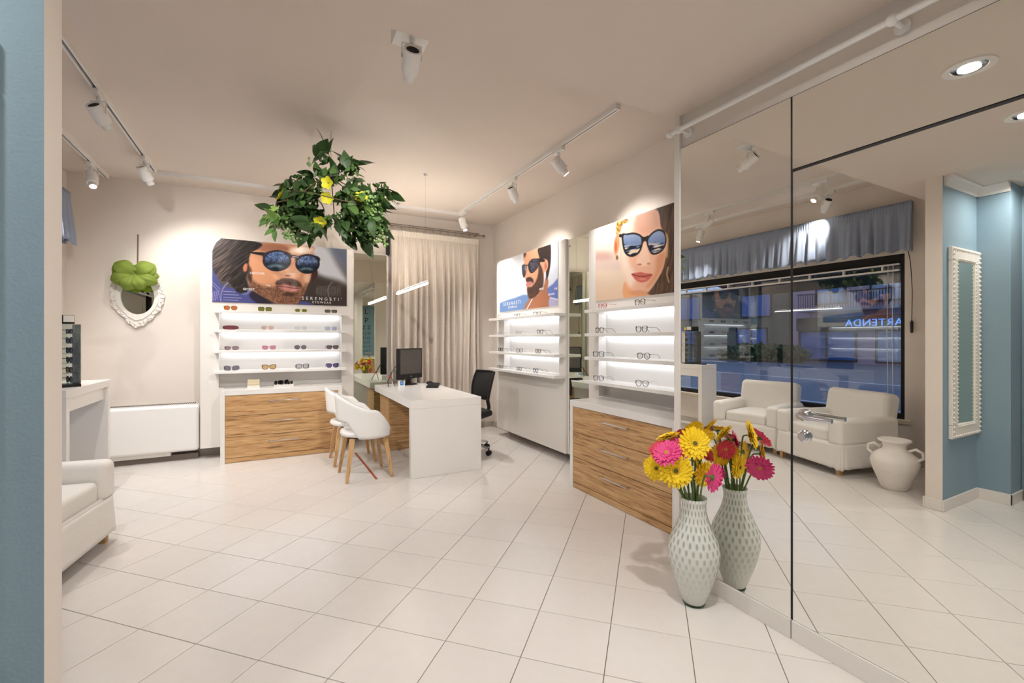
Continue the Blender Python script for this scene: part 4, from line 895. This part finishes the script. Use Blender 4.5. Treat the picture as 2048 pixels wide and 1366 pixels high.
# ------------------------------------------------------------------ office chair
t = thing('office_chair', 'black mesh back office chair on castors behind the desk', 'chair', (1.99, 4.83, 0), .08)
def obk(u, v):
    w = .195+.03*math.sin(v*PI*.8); y = (u-.5)*2*w; z = .60+v*.325; x = .225+.07*v*v-.06*((u-.5)*2)**2
    return (x, y, z)
MB().grid(15, 9, obk).build('back_mesh', mat('black_mesh', (32, 30, 30), .6, bump=.5, bscale=400), t, smooth=2, solid=.006)
rim = [obk(u, 0) for u in np.linspace(0, 1, 9)]+[obk(1, v) for v in np.linspace(.1, 1, 8)]+[obk(u, 1) for u in np.linspace(.95, .05, 9)]+[obk(0, v) for v in np.linspace(1, 0, 9)]
MB().tube(rim+[rim[0]], .012, 8).build('back_frame', M_BLACK, t, smooth=True)
MB().tube([(.26, 0, .72), (.262, 0, .60), (.285, 0, .50), (.27, 0, .40), (.19, 0, .385), (.03, 0, .395)], [.012, .024, .022, .022, .02, .02], 8).build('spine', M_BLACK, t, smooth=True)
MB().box(-.23, .21, -.23, .23, .43, .50).build('seat', M_BLACKM, t, bevel=.03, seg=4)
MB().tube([(0, 0, .43), (0, 0, .25)], .028, 14).tube([(0, 0, .25), (0, 0, .10)], .022, 14).build('gas_lift', M_CHROME, t, smooth=True)
for k in range(5):
    g = math.radians(-62+72*k); c, s = math.cos(g), math.sin(g)
    MB().tube([(0, 0, .12), (.12*c, .12*s, .115), (.28*c, .28*s, .085)], [.026, .02, .014], 8).build('base_arm', M_CHROME, t, smooth=True)
    w = MB().tube([(.29*c, .29*s, .085), (.29*c, .29*s, .055)], .009, 8)
    for q in (-1, 1):
        w.add(*(lambda m: (m.v, m.f))(MB().lathe([(.012, -.010), (.027, -.008), (.027, .008), (.012, .010)], 16).xf(Matrix.Translation((.29*c-s*q*.016, .29*s+c*q*.016, .027)) @ Matrix.Rotation(g, 4, 'Z') @ Matrix.Rotation(PI/2, 4, 'X'))))
    w.build('castor', M_BLACK, t, smooth=True)

# ------------------------------------------------------------------ curtain, pole, wall speaker
def drape(u, v):
    x = 1.375+(2.625-1.375)*u+.012*math.sin(v*9+u*20)*v; z = 2.735-v*2.715
    a = .008 if v < .045 else .008+.042*min(1, (v-.045)*4)
    f = math.sin(2*PI*13*u+1.1*math.sin(2*PI*3*u)+.5*v)+.3*math.sin(2*PI*29*u+v*2)
    if v < .045: f = math.sin(2*PI*60*u)*.7
    return (x, 5.965-a*f, z)
cu = thing('curtain', 'long pale linen curtain hanging from a metal pole', 'curtain', (2.0, 5.965, 0))
MB().grid(330, 26, drape).xf(Matrix.Translation((-2.0, -5.965, 0))).build('drape', M_CURT, cu, smooth=2)
MB().grid(300, 3, lambda u, v: (1.375+1.25*u-2, -.012-.006*math.sin(2*PI*62*u), 2.742-.075*v)).build('header_tape', M_TAPE, cu, smooth=2)
t = thing('curtain_rod', 'thin metal curtain rod with rings above the linen curtain', 'curtain rod', (2.0, 5.965, 2.805))
MB().tube([(-.73, 0, 0), (.70, 0, 0)], .008, 10).build('rod', M_BRASS, t, smooth=True)
MB().tube([(-.70, .03, .03), (.66, .03, .03)], .006, 8).build('second_rod', M_BRASS, t, smooth=True)
for s in (-.74, .715): MB().ball((s, 0, 0), .02, 12, 8).build('finial', M_BRASS, t, smooth=2)
for s in (-.68, .62): MB().tube([(s, .135, .01), (s, .03, .03), (s, 0, 0)], .008, 8).build('bracket', M_BRASS, t, smooth=True)
for k in range(12):
    x = -.60+k*1.2/11; MB().tube([(x+.0, .016*math.sin(g), -.004+.016*math.cos(g)) for g in np.linspace(0, 2*PI, 13)], .002, 5, False).tube([(x, 0, -.018), (x, -.01, -.062)], .0016, 5).build('ring', M_BRASS, t)
t = thing('wall_speaker', 'slim black wall speaker at the top corner of the mirror strip', 'speaker', (1.352, 6.04, 2.42))
MB().box(-.016, .016, -.04, .06, 0, .33).build('cabinet', M_BLACKM, t, bevel=.004); MB().box(-.012, .012, -.0425, -.0398, .015, .315).build('grille', M_BLACK, t)

# ------------------------------------------------------------------ oval mirror with bow
om = thing('oval_mirror', 'small oval mirror in a white carved frame hung from a cord', 'mirror', (-1.262, 6.095, 1.755))
def cart(g, k=1.0):
    c, s = math.cos(g), math.sin(g); x = .225*math.copysign(abs(c)**.85, c); z = (.27 if s > 0 else .235)*s
    if s < -.55: z -= .085*((-s-.55)/.45)**1.6; x *= 1-.28*((-s-.55)/.45)
    w = 1+.022*math.sin(18*g)+.016*math.sin(7*g+1)
    return (x*w*k, z*w*k)
n = 120; outr = [cart(2*PI*k/n) for k in range(n)]; inn = [(.142*math.cos(2*PI*k/n), .185*math.sin(2*PI*k/n)) for k in range(n)]
mid = [tuple((a*.45+b*.55) for a, b in zip(p, q)) for p, q in zip(outr, inn)]
MB().ring(outr, mid, -.022, -.001).ring(mid, inn, -.034, -.001).build('frame', M_ORN, om, smooth=True)
mb = MB()
for k in range(0, n, 3): mb.ball((outr[k][0]*.96, -.024, outr[k][1]*.96), .010, 6, 4)
for k in range(0, n, 4): mb.ball(((mid[k][0]*.5+outr[k][0]*.5), -.025, (mid[k][1]*.5+outr[k][1]*.5)), .013, 6, 4, (1, .6, 1))
tag(mb.build('carved_beading', M_ORN, om, smooth=2), kind='stuff')
MB().slab([(x*1.02, z*1.02) for x, z in inn], -.012, -.006).build('mirror_glass', M_MIRG, om)
MB().tube([(0, -.02, .25), (0, -.008, .665)], .006, 6).build('hanging_cord', mat('brown_cord', (120, 96, 70), .8), om)
bw = thing('ribbon_bow', 'lime green tulle bow tied over the oval mirror', 'bow', (-1.262, 6.02, 1.965))
for k, (g, L, wd, th, off) in enumerate(((.72, .215, .085, .05, -.02), (2.45, .215, .09, .05, -.02), (3.45, .205, .07, .045, -.03), (5.95, .20, .065, .045, -.03), (4.25, .185, .07, .04, -.045), (5.15, .17, .06, .04, -.055), (1.57, .13, .055, .04, -.0), (.05, .20, .06, .035, -.01), (3.0, .19, .06, .035, -.01))):
    def puff(u, v, g=g, L=L, wd=wd, th=th, k=k, off=off):
        q = 2*PI*u; r = L*v; e = math.sin(PI*min(1, .06+.94*v)**1.35)**.75 if v < 1 else 0
        rg = 1+.10*math.sin(7*q+k)+.06*math.sin(11*q+2*k+6*v)
        w = wd*(.10+.95*e)*math.cos(q)*rg; d = th*(.12+.95*e)*math.sin(q)*rg
        return (math.cos(g)*r-math.sin(g)*w, off-.02-d-.03*math.sin(PI*v), (math.sin(g)*r+math.cos(g)*w)*.92)
    MB().grid(30, 14, puff, True).build('loop', M_TULLE, bw, smooth=2)
MB().ball((0, -.045, 0), .032, 12, 8).build('knot', M_TULLE, bw, smooth=2)

# ------------------------------------------------------------------ fan coil heater
t = thing('fan_coil_unit', 'long white fan coil heater on the back wall', 'heater', (-1.16, 6.08, 0))
MB().box(-.50, .455, -.175, .019, .10, .60).build('casing', M_PLAST, t, bevel=.035, seg=4)
MB().box(-.47, .43, -.15, .0, .5995, .606).build('top_grille', M_LACM, t, bevel=.002)
mb = MB(); 
for k in range(44): mb.box(-.455+k*.02, -.443+k*.02, -.13, -.02, .606, .608)
tag(mb.build('grille_slots', M_DARK, t), kind='stuff')
MB().box(-.47, .20, -.13, .0, .06, .102).build('air_intake', M_LACM, t); MB().box(-.48, .44, -.10, .015, .0, .06).build('kick_panel', mat('grey_kick', (120, 110, 102), .7), t)

# ------------------------------------------------------------------ console, sunglasses tower, phone
t = thing('console_table', 'tall white console table under the window', 'table', (-1.445, 4.79, 0))
MB().box(-.155, .155, -.49, .49, .885, .945).box(-.155, -.125, -.43, .43, .80, .885).build('top', M_LAC, t, bevel=.003)
for y in (-.49, .43): MB().box(-.155, .155, y, y+.06, 0, .8848).build('side_panel', M_LAC, t, bevel=.003)
MB().box(.10, .125, -.4295, .4295, .775, .8848).build('apron', M_LAC, t)
sx, sy, sz, TR = -1.435, 4.60, .945, .58
tw = thing('display_tower', 'clear acrylic tower of sunglasses on the white console', 'display stand', (sx, sy, sz), TR)
MB().box(-.115, .115, -.085, .085, 0, .02).build('base', M_BLACK, tw, bevel=.003)
MB().box(-.10, -.06, -.075, .075, .02, .475).build('back_column', mat('grey_column', (92, 90, 98), .4), tw)
MB().box(-.115, .115, .080, .083, .02, .475).build('side_pane', M_ACRY, tw); MB().box(-.115, .115, -.083, -.080, .02, .475).build('side_pane', M_ACRY, tw)
MB().box(.112, .114, -.0795, .0795, .02, .475).build('printed_pane', mat('tower_print', (206, 198, 184), .4, noise=.35, nscale=16), tw); MB().box(-.117, -.1152, -.0795, .0795, .02, .475).build('printed_pane', MATS['tower_print'], tw)
MB().box(-.115, .115, -.0795, .0795, .4755, .479).build('top_pane', M_ACRY, tw)
for k in range(6):
    z = .0285+k*.075; MB().box(-.0595, .1115, -.0795, .0795, z-.003, z).build('shelf', M_ACRY, tw)
    glasses('sunglasses', ['black sunglasses on the lowest tier of the acrylic tower', 'brown sunglasses on the second tier of the acrylic tower', 'black sunglasses on the third tier of the acrylic tower', 'blue black sunglasses on the fourth tier of the acrylic tower', 'dark sunglasses with wide lenses on the fifth tier of the acrylic tower', 'slim dark sunglasses on the top tier of the acrylic tower'][k],
            (sx+.072*math.cos(TR), sy+.072*math.sin(TR), sz+z), PI/2+TR, ['round', 'square', 'panto', 'square', 'butterfly', 'rect'][k], [(30, 28, 30), (70, 50, 36), (26, 26, 30), (30, 36, 56), (46, 42, 44), (60, 54, 54)][k], [(80, 86, 60), (120, 100, 80), (74, 74, 66), (70, 66, 76), (100, 92, 76), (120, 110, 100)][k], .003, 'sunglasses in the acrylic tower', scale=.98)
t = thing('header_box', 'black and white box standing on top of the acrylic tower', 'box', (sx, sy, sz+.479), TR)
MB().box(-.085, .085, -.06, .06, 0, .065).build('carton', M_BLACK, t, bevel=.002); MB().box(.02, .082, -.0612, -.0598, .014, .062).build('white_label', M_LACM, t); MB().box(.0848, .0862, -.04, .045, .012, .055).build('yellow_label', mat('yellow_print', (226, 206, 60), .5), t)
t = thing('mobile_phone', 'small black phone lying on the white console', 'phone', (-1.40, 4.385, .945), .3)
MB().box(-.035, .035, -.06, .06, 0, .018).build('body', M_BLACK, t, bevel=.004); MB().box(-.03, .03, -.05, .05, .0178, .0186).build('screen', M_SCREEN, t)

# ------------------------------------------------------------------ armchairs
def armchair(label, loc, rz):
    t = thing('armchair', label, 'armchair', loc, rz, 'white slipcovered armchairs under the window')   # faces local +x
    W, D = .39, .36
    def skirt(u, v):
        g = 2*PI*u; c, s = math.cos(g), math.sin(g); p = .16
        x = D*math.copysign(abs(c)**p, c); y = W*math.copysign(abs(s)**p, s); z = .30-v*.235
        k = 1+.03*v+.008*v*math.sin(22*g); zz = z+(.012*math.sin(3*g+1)+.006*math.sin(14*g))*v
        return (x*k, y*k, zz)
    MB().grid(120, 9, skirt, True).build('skirt', M_FAB, t, smooth=2, solid=.008)
    MB().box(-D+.005, D-.012, -W+.006, W-.006, .12, .31).build('seat_base', M_FAB, t, bevel=.03, seg=3)
    for s in (1, -1):
        mb = MB().box(-D, D, -.075, .075, .28, .535); mb.build('arm', M_FAB, t, (0, s*(W-.072), 0), bevel=.045, seg=5)
    bk = MB().box(-.10, .10, -W+.05, W-.05, 0, .50).build('backrest', M_FAB, t, (-D+.085, 0, .27), bevel=.06, seg=5); bk.rotation_euler = (0, math.radians(-11), 0)
    MB().box(-.24, .335, -W+.150, W-.150, .29, .425).build('seat_cushion', M_FAB, t, bevel=.035, seg=4)
    for sx_ in (1, -1):
        for s in (1, -1): MB().frustum((sx_*(D-.05), s*(W-.05), 0), (sx_*(D-.05), s*(W-.05), .14), .018, .018, .024, .024).build('leg', M_LEGW, t)
    return t
armchair('white slipcovered armchair next to the white console', (-1.32, 3.50, 0), math.radians(-9))
armchair('white slipcovered armchair next to the white urn', (-1.20, 2.58, 0), math.radians(16))

# urn
t = thing('urn', 'white terracotta urn with two small handles beside the armchair', 'urn', (-.80, 1.90, 0))
MB().lathe([(.0, 0), (.085, 0), (.095, .012), (.12, .08), (.155, .17), (.172, .235), (.160, .285), (.115, .325), (.085, .345), (.078, .37), (.088, .40), (.112, .415), (.118, .428), (.108, .434), (.085, .41), (.070, .37), (.078, .33), (0, .31)], 48, caps=False).build('body', M_TERR, t, smooth=2)
for s in (1, -1): MB().tube([(0, s*.10, .345), (0, s*.15, .372), (0, s*.195, .352), (0, s*.20, .305), (0, s*.160, .275)], [.011, .012, .012, .012, .012], 10).build('handle', M_TERR, t, smooth=True)

# ------------------------------------------------------------------ carved wall mirror on the blue partition (seen in the big mirror)
t = thing('carved_wall_mirror', 'tall mirror in a white carved frame on the blue partition', 'mirror', (-.845, PY0, .54))
x0, x1, hh, fw = -.272, .272, 1.48, .105
MB().box(x0, x1, -.028, -.001, 0, fw).box(x0, x1, -.028, -.001, hh-fw, hh).box(x0, x0+fw, -.028, -.001, fw, hh-fw).box(x1-fw, x1, -.028, -.001, fw, hh-fw).build('frame', M_ORN, t, bevel=.006)
mb = MB()
for sx_ in (x0+.02, x1-.02, x0+fw-.014, x1-fw+.014):
    inn_ = abs(sx_) < .2; n = 40 if not inn_ else 44
    for k in range(n): mb.ball((sx_, -.03, (fw if inn_ else .02)+k*(hh-2*(fw if inn_ else .02))/(n-1)), .0095 if not inn_ else .0065, 6, 4)
for sz_ in (.02, hh-.02, fw-.014, hh-fw+.014):
    inn_ = fw-.03 < sz_ < hh-fw+.03; w_ = .16 if inn_ else .25
    for k in range(14): mb.ball((-w_+k*2*w_/13, -.03, sz_), .0095 if not inn_ else .0065, 6, 4)
tag(mb.build('carved_beading', M_ORN, t, smooth=2), kind='stuff')
MB().box(x0+fw-.004, x1-fw+.004, -.012, -.006, fw-.004, hh-fw+.004).build('mirror_glass', M_MIRG, t).rotation_euler = (0, 0, math.radians(2.6))

# ------------------------------------------------------------------ entrance area furnishings seen only in reflections
ec = thing('eye_chart', 'blue grey eye test chart with black letters on the rear wall', 'eye chart', (1.43, YR+.012, .80))
MB().box(-.26, .26, -.01, .008, 0, 1.54).build('panel', mat('chart_blue', (112, 140, 152), .5), ec, bevel=.003)
for s, z, sz_ in (('L', 1.36, .26), ('P', 1.08, .24), ('Z Z', .86, .17), ('E I D', .68, .13), ('F I D', .53, .11), ('I H I P', .39, .09), ('P D I X', .26, .08), ('V A D U', .13, .07)):
    text(s, sz_, M_BLACK, ec, (-.02, .009, z), (PI/2, 0, PI), name='letters', ext=.001)
t = thing('reception_counter', 'low oak counter below the eye test chart', 'counter', (1.25, YR+.30, 0))
MB().box(-.6, .6, -.22, .22, 0, .70).build('body', M_WOODD, t, bevel=.003); MB().box(-.63, .63, -.25, .25, .7002, .74).build('top', M_LAC, t, bevel=.003)
t = thing('dark_doorway_panel', 'tall black panel standing in for the dark doorway in the recess of the blue entrance wall', 'panel', (BX-.2495, .83, 0)); MB().box(0, .04, -.42, .42, 0, 2.2).build('panel', M_BLACK, t, bevel=.003); MB().tube([(.038, -.34, 1.0), (.07, -.34, 1.0), (.07, -.34, 1.2), (.038, -.34, 1.2)], .008, 8).build('handle', M_CHROME, t)  # added black panel: its colour stands for the dark of the doorway opening

# ------------------------------------------------------------------ vase of gerberas
VX, VY = 1.845, 1.545
v = thing('vase', 'tall white and green swirled glass vase in front of the mirror', 'vase', (VX, VY, 0))
prof = [(.050, .012), (.056, .022), (.075, .07), (.102, .15), (.119, .225), (.121, .275), (.110, .325), (.088, .375), (.068, .42), (.058, .46), (.0555, .49), (.062, .525), (.059, .525), (.052, .49), (.054, .46), (.064, .42), (.084, .375), (.106, .325), (.117, .275), (.115, .225), (.098, .15), (.071, .07), (.050, .026), (.0, .024)]
P2 = []
for i in range(len(prof)-1):
    P2 += [tuple(np.array(prof[i])*(1-k)+np.array(prof[i+1])*k) for k in (0, .5)]
P2.append(prof[-1])
MB().lathe(P2, 56, caps=False).build('body', mat_vase(), v, smooth=2)
MB().lathe([(.0, 0), (.050, 0), (.053, .006), (.050, .013), (.0, .013)], 40, caps=False).build('foot', mat_glass('green_glass', (190, 215, 200), 1.2), v, smooth=True)
def gerbera(label, head, face, r, m, seed):
    rng = random.Random(seed); t = thing('gerbera', label, 'flower', (VX, VY, 0), 0, 'gerberas in the vase')
    H = Vector(head)-Vector((VX, VY, 0)); f = Vector(face).normalized(); Q = f.to_track_quat('Z', 'Y').to_matrix().to_4x4(); TM = Matrix.Translation(H) @ Q
    mb = MB()
    for lay, (rr, n, z0, up) in enumerate(((1.0, 22, 0, .06), (.93, 20, .003, .12), (.72, 18, .006, .2), (.42, 16, .008, .3))):
        for k in range(n):
            g = 2*PI*(k+.5*(lay % 2))/n+rng.uniform(-.06, .06); L = r*rr*rng.uniform(.93, 1.04); wd = r*.125*(1 if lay < 3 else .6); dz = up*L+rng.uniform(-.06, .06)*L
            c, s = math.cos(g), math.sin(g); pt = lambda a, b, z: (c*a-s*b, s*a+c*b, z)
            a0 = r*.16
            mb.add([pt(a0, -wd*.4, z0), pt(a0, wd*.4, z0), pt(L*.6, -wd, z0+dz*.6), pt(L*.6, wd, z0+dz*.6), pt(L*.6, 0, z0+dz*.6-.0015), pt(a0, 0, z0-.001), pt(L*.92, -wd*.6, z0+dz*.85), pt(L*.92, wd*.6, z0+dz*.85), pt(L, 0, z0+dz*.8)],
                   [(0, 5, 4, 2), (5, 1, 3, 4), (2, 4, 8, 6), (4, 3, 7, 8)])
    mb.xf(TM).build('petals', m, t, fix=False)
    MB().lathe([(r*.26, .006), (r*.22, .012), (r*.12, .013)], 16, caps=False).xf(TM).build('inner_florets', m if m is not M_YEL else mat('yellow_florets', (226, 176, 20), .7), t, smooth=2)
    MB().lathe([(r*.15, .012), (r*.10, .015), (0, .012)], 14, caps=False).xf(TM).build('disc', mat('green_disc', (96, 104, 34), .7) if m is M_YEL else mat('gold_disc', (196, 150, 50), .7), t, smooth=2)
    MB().lathe([(.004, -.012), (r*.2, -.003), (r*.24, .002)], 12, caps=False).xf(TM).build('calyx', M_FSTEM, t)
    hr = math.hypot(H.x, H.y); kn = min(.30, .040/hr); kb = min(.25, .040/hr); neck = Vector((H.x*kn, H.y*kn, .50)); back = H-f*.035; s0 = Vector((-H.x*kb, -H.y*kb, .10))
    pts = [s0, neck]; n = 7
    for k in range(1, n+1):
        q = k/n; p = neck.lerp(back, q)*1.0; ctrl = Vector((back.x*.75, back.y*.75, max(neck.z, back.z)-.0)); p = (1-q)**2*neck+2*q*(1-q)*ctrl+q*q*back; pts.append(p)
    pts.append(H-f*.008)
    MB().tube(pts, .0042, 7).build('stem', M_FSTEM, t, smooth=True)
cv = -Fv; up = (0, 0, 1)
def dirv(a, b, c): return (Rv[0]*a+Fv[0]*b, Rv[1]*a+Fv[1]*b, c)     # right, away, up
D0 = VX*Fv[0]+VY*Fv[1]
FL = [ # px, py, depth offset, colour, radius, facing (right, away, up), label
 (1314, 936, -.02, M_YEL, .068, (-.45, -.85, .1), 'yellow gerbera leaning furthest towards the oak drawers'),
 (1351, 941, -.11, M_YEL, .084, (-.15, -1, .12), 'large open yellow gerbera hanging low in front of the vase rim'),
 (1388, 887, -.07, M_YEL, .082, (.05, -.95, .3), 'open yellow gerbera standing upright above the vase'),
 (1334, 907, -.10, M_PINK, .072, (-.5, -.5, .6), 'pink gerbera squeezed above the leftmost yellow heads'),
 (1362, 897, .01, M_PINK, .056, (-.1, -.9, .3), 'pink gerbera facing out between two yellow heads'),
 (1336, 874, .10, M_YEL, .064, (-.3, .1, .9), 'yellow gerbera turned upwards behind the pink one'),
 (1320, 899, .05, M_CORAL, .060, (-.5, -.4, .7), 'coral gerbera half hidden behind pink petals'),
 (1408, 947, -.02, M_YEL, .070, (.35, -.85, -.1), 'yellow gerbera nodding beside the vase neck'),
 (1426, 955, -.12, M_PINK, .072, (.85, .05, -.25), 'pink gerbera drooping sideways below the others'),
 (1408, 873, .04, M_YEL, .060, (.2, .7, .7), 'yellow gerbera facing away towards the mirror'),
 (1412, 907, .03, M_CORAL, .054, (.8, .2, .3), 'coral gerbera tilted towards the mirror'),
 (1388, 858, .11, M_YEL, .056, (-.1, .8, .6), 'yellow gerbera at the top turned to the mirror wall'),
 (1357, 872, .14, M_CORAL, .054, (-.4, .7, .6), 'coral gerbera at the top facing away from the room')]
for i, (px, py, b, m, r, fc, lab) in enumerate(FL):
    gerbera(lab, atD(px, py, D0+b), dirv(*fc), r, m, i)
# heads on the mirror side of the bunch: placed from their mirror images
for i, (p, m, r, fc, lab) in enumerate([((1.905, 1.595, .690), M_YEL, .060, (.85, -.5, .15), 'open yellow gerbera close to the glass of the mirror'), ((1.765, 1.640, .672), M_YEL, .066, (.85, -.55, .05), 'large open yellow gerbera looking into the mirror'),
        ((1.940, 1.585, .610), M_PINK, .050, (.75, -.3, -.3), 'pink gerbera drooping between the vase neck and the mirror')]):
    gerbera(lab, p, fc, r, m, 40+i)

# ------------------------------------------------------------------ hanging plant
hp = thing('hanging_plant', 'hanging leafy wreath with green berries on a ceiling wire', 'plant', (.42, 3.92, 2.30))
HO = Vector((.42, 3.92, 2.30)); DP = HO.x*Fv[0]+HO.y*Fv[1]
def lp(px, py, b=0): return atD(px, py, DP+b)-HO
MB().tube([(0, 0, .30), (0, 0, ZC-2.30-.06)], .003, 6).tube([(.0, .014*math.sin(g), ZC-2.30-.045+.018*math.cos(g)) for g in np.linspace(0, 2*PI, 13)], .002, 5).tube([(0, 0, ZC-2.30-.03), (.006, 0, ZC-2.30-.012), (0, 0, ZC-2.30)], .003, 6).build('hanging_wire', M_CHROME, hp)
def ringpt(g): return Vector((Rv[0]*.34*math.cos(g)+Fv[0]*.27*math.sin(g), Rv[1]*.34*math.cos(g)+Fv[1]*.27*math.sin(g), .10+.04*math.sin(2*g)))
mb = MB().tube([ringpt(g) for g in np.linspace(0, 2*PI, 33)], .004, 6, False)
mb.tube([ringpt(3.6), lp(575, 400, -.3), lp(552, 405, -.44), lp(549, 455, -.46)], .004, 6)
for g in (.3, 1.8, 2.9, 4.4, 5.6): mb.tube([(0, 0, .33), ringpt(g)*.55+Vector((0, 0, .17)), ringpt(g)], .004, 6)
mb.build('branch_frame', M_STEM, hp, smooth=True)
def leaf_mesh(L, W, bend, mt, nm):
    m = MB(); N = 6; vs = []
    for i in range(N+1):
        q = i/N; w = W*math.sin(PI*q**.8)**.9*(1-.25*q); z = -bend*q*q*L; y = q*L
        vs += [(-w, y, z+.18*w), (0, y, z), (w, y, z+.18*w)]
    fs = []
    for i in range(N): fs += [(3*i, 3*i+1, 3*i+4, 3*i+3), (3*i+1, 3*i+2, 3*i+5, 3*i+4)]
    o = m.add(vs, fs).build(nm, mt, None, fix=False); me = o.data; bpy.data.objects.remove(o); me.polygons.foreach_set('use_smooth', [True]*len(me.polygons)); return me
LM = [leaf_mesh(.115, .034, .35, M_GREEN[0], 'leaf'), leaf_mesh(.095, .030, .25, M_GREEN[0], 'leaf'), leaf_mesh(.085, .026, .45, M_GREEN[1], 'leaf'), leaf_mesh(.075, .022, .2, M_GREEN[1], 'leaf'), leaf_mesh(.08, .026, .3, M_GREEN[2], 'leaf')]
rng = np.random.RandomState(11)
#        px, py, rx, ry, count, weights of leaf kinds
LOBES = [(600, 395, 42, 44, 62, (.45, .3, .15, .08, .02)), (622, 440, 34, 30, 30, (.4, .3, .2, .08, .02)), (575, 425, 32, 34, 22, (.2, .2, .3, .2, .1)),
         (712, 400, 40, 44, 52, (.4, .3, .15, .1, .05)), (735, 445, 36, 40, 40, (.35, .25, .2, .12, .08)), (762, 395, 20, 34, 16, (.4, .2, .2, .1, .1)), (700, 470, 26, 18, 14, (.4, .3, .2, .1, 0)),
         (645, 310, 14, 22, 8, (.5, .4, .1, 0, 0)), (690, 340, 28, 26, 18, (.2, .3, .3, .2, 0)), (655, 355, 34, 20, 16, (.3, .3, .3, .1, 0)), (665, 440, 34, 14, 12, (.3, .3, .2, .1, .1)), (549, 430, 12, 34, 12, (0, .1, .3, .3, .3), -.46)]
for px, py, rx, ry, n, wt, *bo in LOBES:
    bo = bo[0] if bo else 0
    for k in range(n):
        q = rng.normal(size=3); q /= np.linalg.norm(q); s = rng.uniform(.25, 1)**.5
        p = lp(px+rx*q[0]*s, py+ry*q[1]*s, bo+q[2]*s*(rx*.0048)+rng.uniform(-.06, .06))
        o = bpy.data.objects.new('leaf', LM[rng.choice(5, p=np.array(wt)/sum(wt))]); COL.objects.link(o); o.parent = hp; o.location = p
        out = Vector((p.x*1.2+rng.normal()*.25, p.y*1.2+rng.normal()*.25, (-.25 if py > 360 else .35)+rng.normal()*.25)).normalized()
        nrm = Vector((rng.normal()*.5, rng.normal()*.5, 1)).normalized(); x = out.cross(nrm).normalized(); nz = x.cross(out)
        o.rotation_euler = Matrix((x, out, nz)).transposed().to_euler(); sc = rng.uniform(1.0, 1.6); o.scale = (sc, sc, sc)
sm = [MB(), MB()]
for px, py, rx, ry, n in [(l[0], l[1], l[2]*1.0, l[3]*1.0, int(l[4]*3.2)) for l in LOBES if len(l) == 6]:
    for k in range(n):
        q = rng.normal(size=3); q /= np.linalg.norm(q); s_ = rng.uniform(.05, 1)**.45; p = np.array(lp(px+rx*q[0]*s_, py+ry*q[1]*s_, q[2]*s_*(rx*.0048)+rng.uniform(-.06, .06)))
        a_ = rng.normal(size=3)+np.array([0, 0, -.4]); a_ /= np.linalg.norm(a_); b_ = np.cross(a_, rng.normal(size=3)); b_ /= np.linalg.norm(b_); z_ = rng.uniform(.028, .05)
        sm[k % 2].add([p-a_*z_, p-a_*z_*.2+b_*z_*.5, p+a_*z_, p-a_*z_*.2-b_*z_*.5], [(0, 1, 2, 3)])
for k in range(2): tag(sm[k].build('small_foliage', M_GREEN[k], hp, fix=False), kind='stuff')
mb = MB(); st = MB()
for px, py, rx, ry, n in ((560, 435, 22, 22, 60), (578, 465, 16, 16, 34), (737, 412, 20, 32, 120), (755, 470, 22, 22, 60), (748, 440, 24, 20, 40), (618, 325, 6, 10, 6), (700, 325, 12, 12, 10), (640, 372, 20, 14, 14), (590, 478, 14, 8, 14), (768, 488, 8, 8, 10)):
    c = lp(px, py-ry*.8, -.03)
    for k in range(n):
        q = rng.normal(size=3); q /= np.linalg.norm(q); s = rng.uniform(.2, 1)**.5; p = lp(px+rx*q[0]*s, py+ry*q[1]*s, q[2]*s*rx*.0045-.06)
        mb.ball(p, rng.uniform(.009, .0125), 6, 4)
        if k % 3 == 0: st.tube([c, (Vector(c)+p)/2+Vector((0, 0, .01)), p], .0015, 4, False)
tag(mb.build('berries', M_BERRY, hp, smooth=2), kind='stuff'); tag(st.build('berry_stalks', M_FSTEM, hp), kind='stuff')
M_HEL = mat('hellebore_yellow', (206, 200, 44), .5, noise=.15, nscale=40)
for px, py, b, fx in ((656, 366, -.2, (-.1, -1, -.2)), (563, 393, -.15, (-.6, -.6, .4)), (640, 442, -.15, (.2, -.7, -.6)), (655, 395, -.15, (.1, -.8, -.5)), (722, 396, -.15, (.3, -.8, .2))):
    f = Vector(dirv(*fx)).normalized(); TM = Matrix.Translation(lp(px, py, b)) @ f.to_track_quat('Z', 'Y').to_matrix().to_4x4(); m = MB()
    for k in range(5):
        g = 2*PI*k/5; m.grid(5, 5, lambda u, v, g=g: (lambda a, w: (math.cos(g)*a-math.sin(g)*w, math.sin(g)*a+math.cos(g)*w, .018*v+.004*(2*u-1)**2))(.006+.044*v, (2*u-1)*.024*math.sin(PI*(.12+.78*v))))
    m.xf(TM).build('flower', M_HEL, hp, smooth=2)
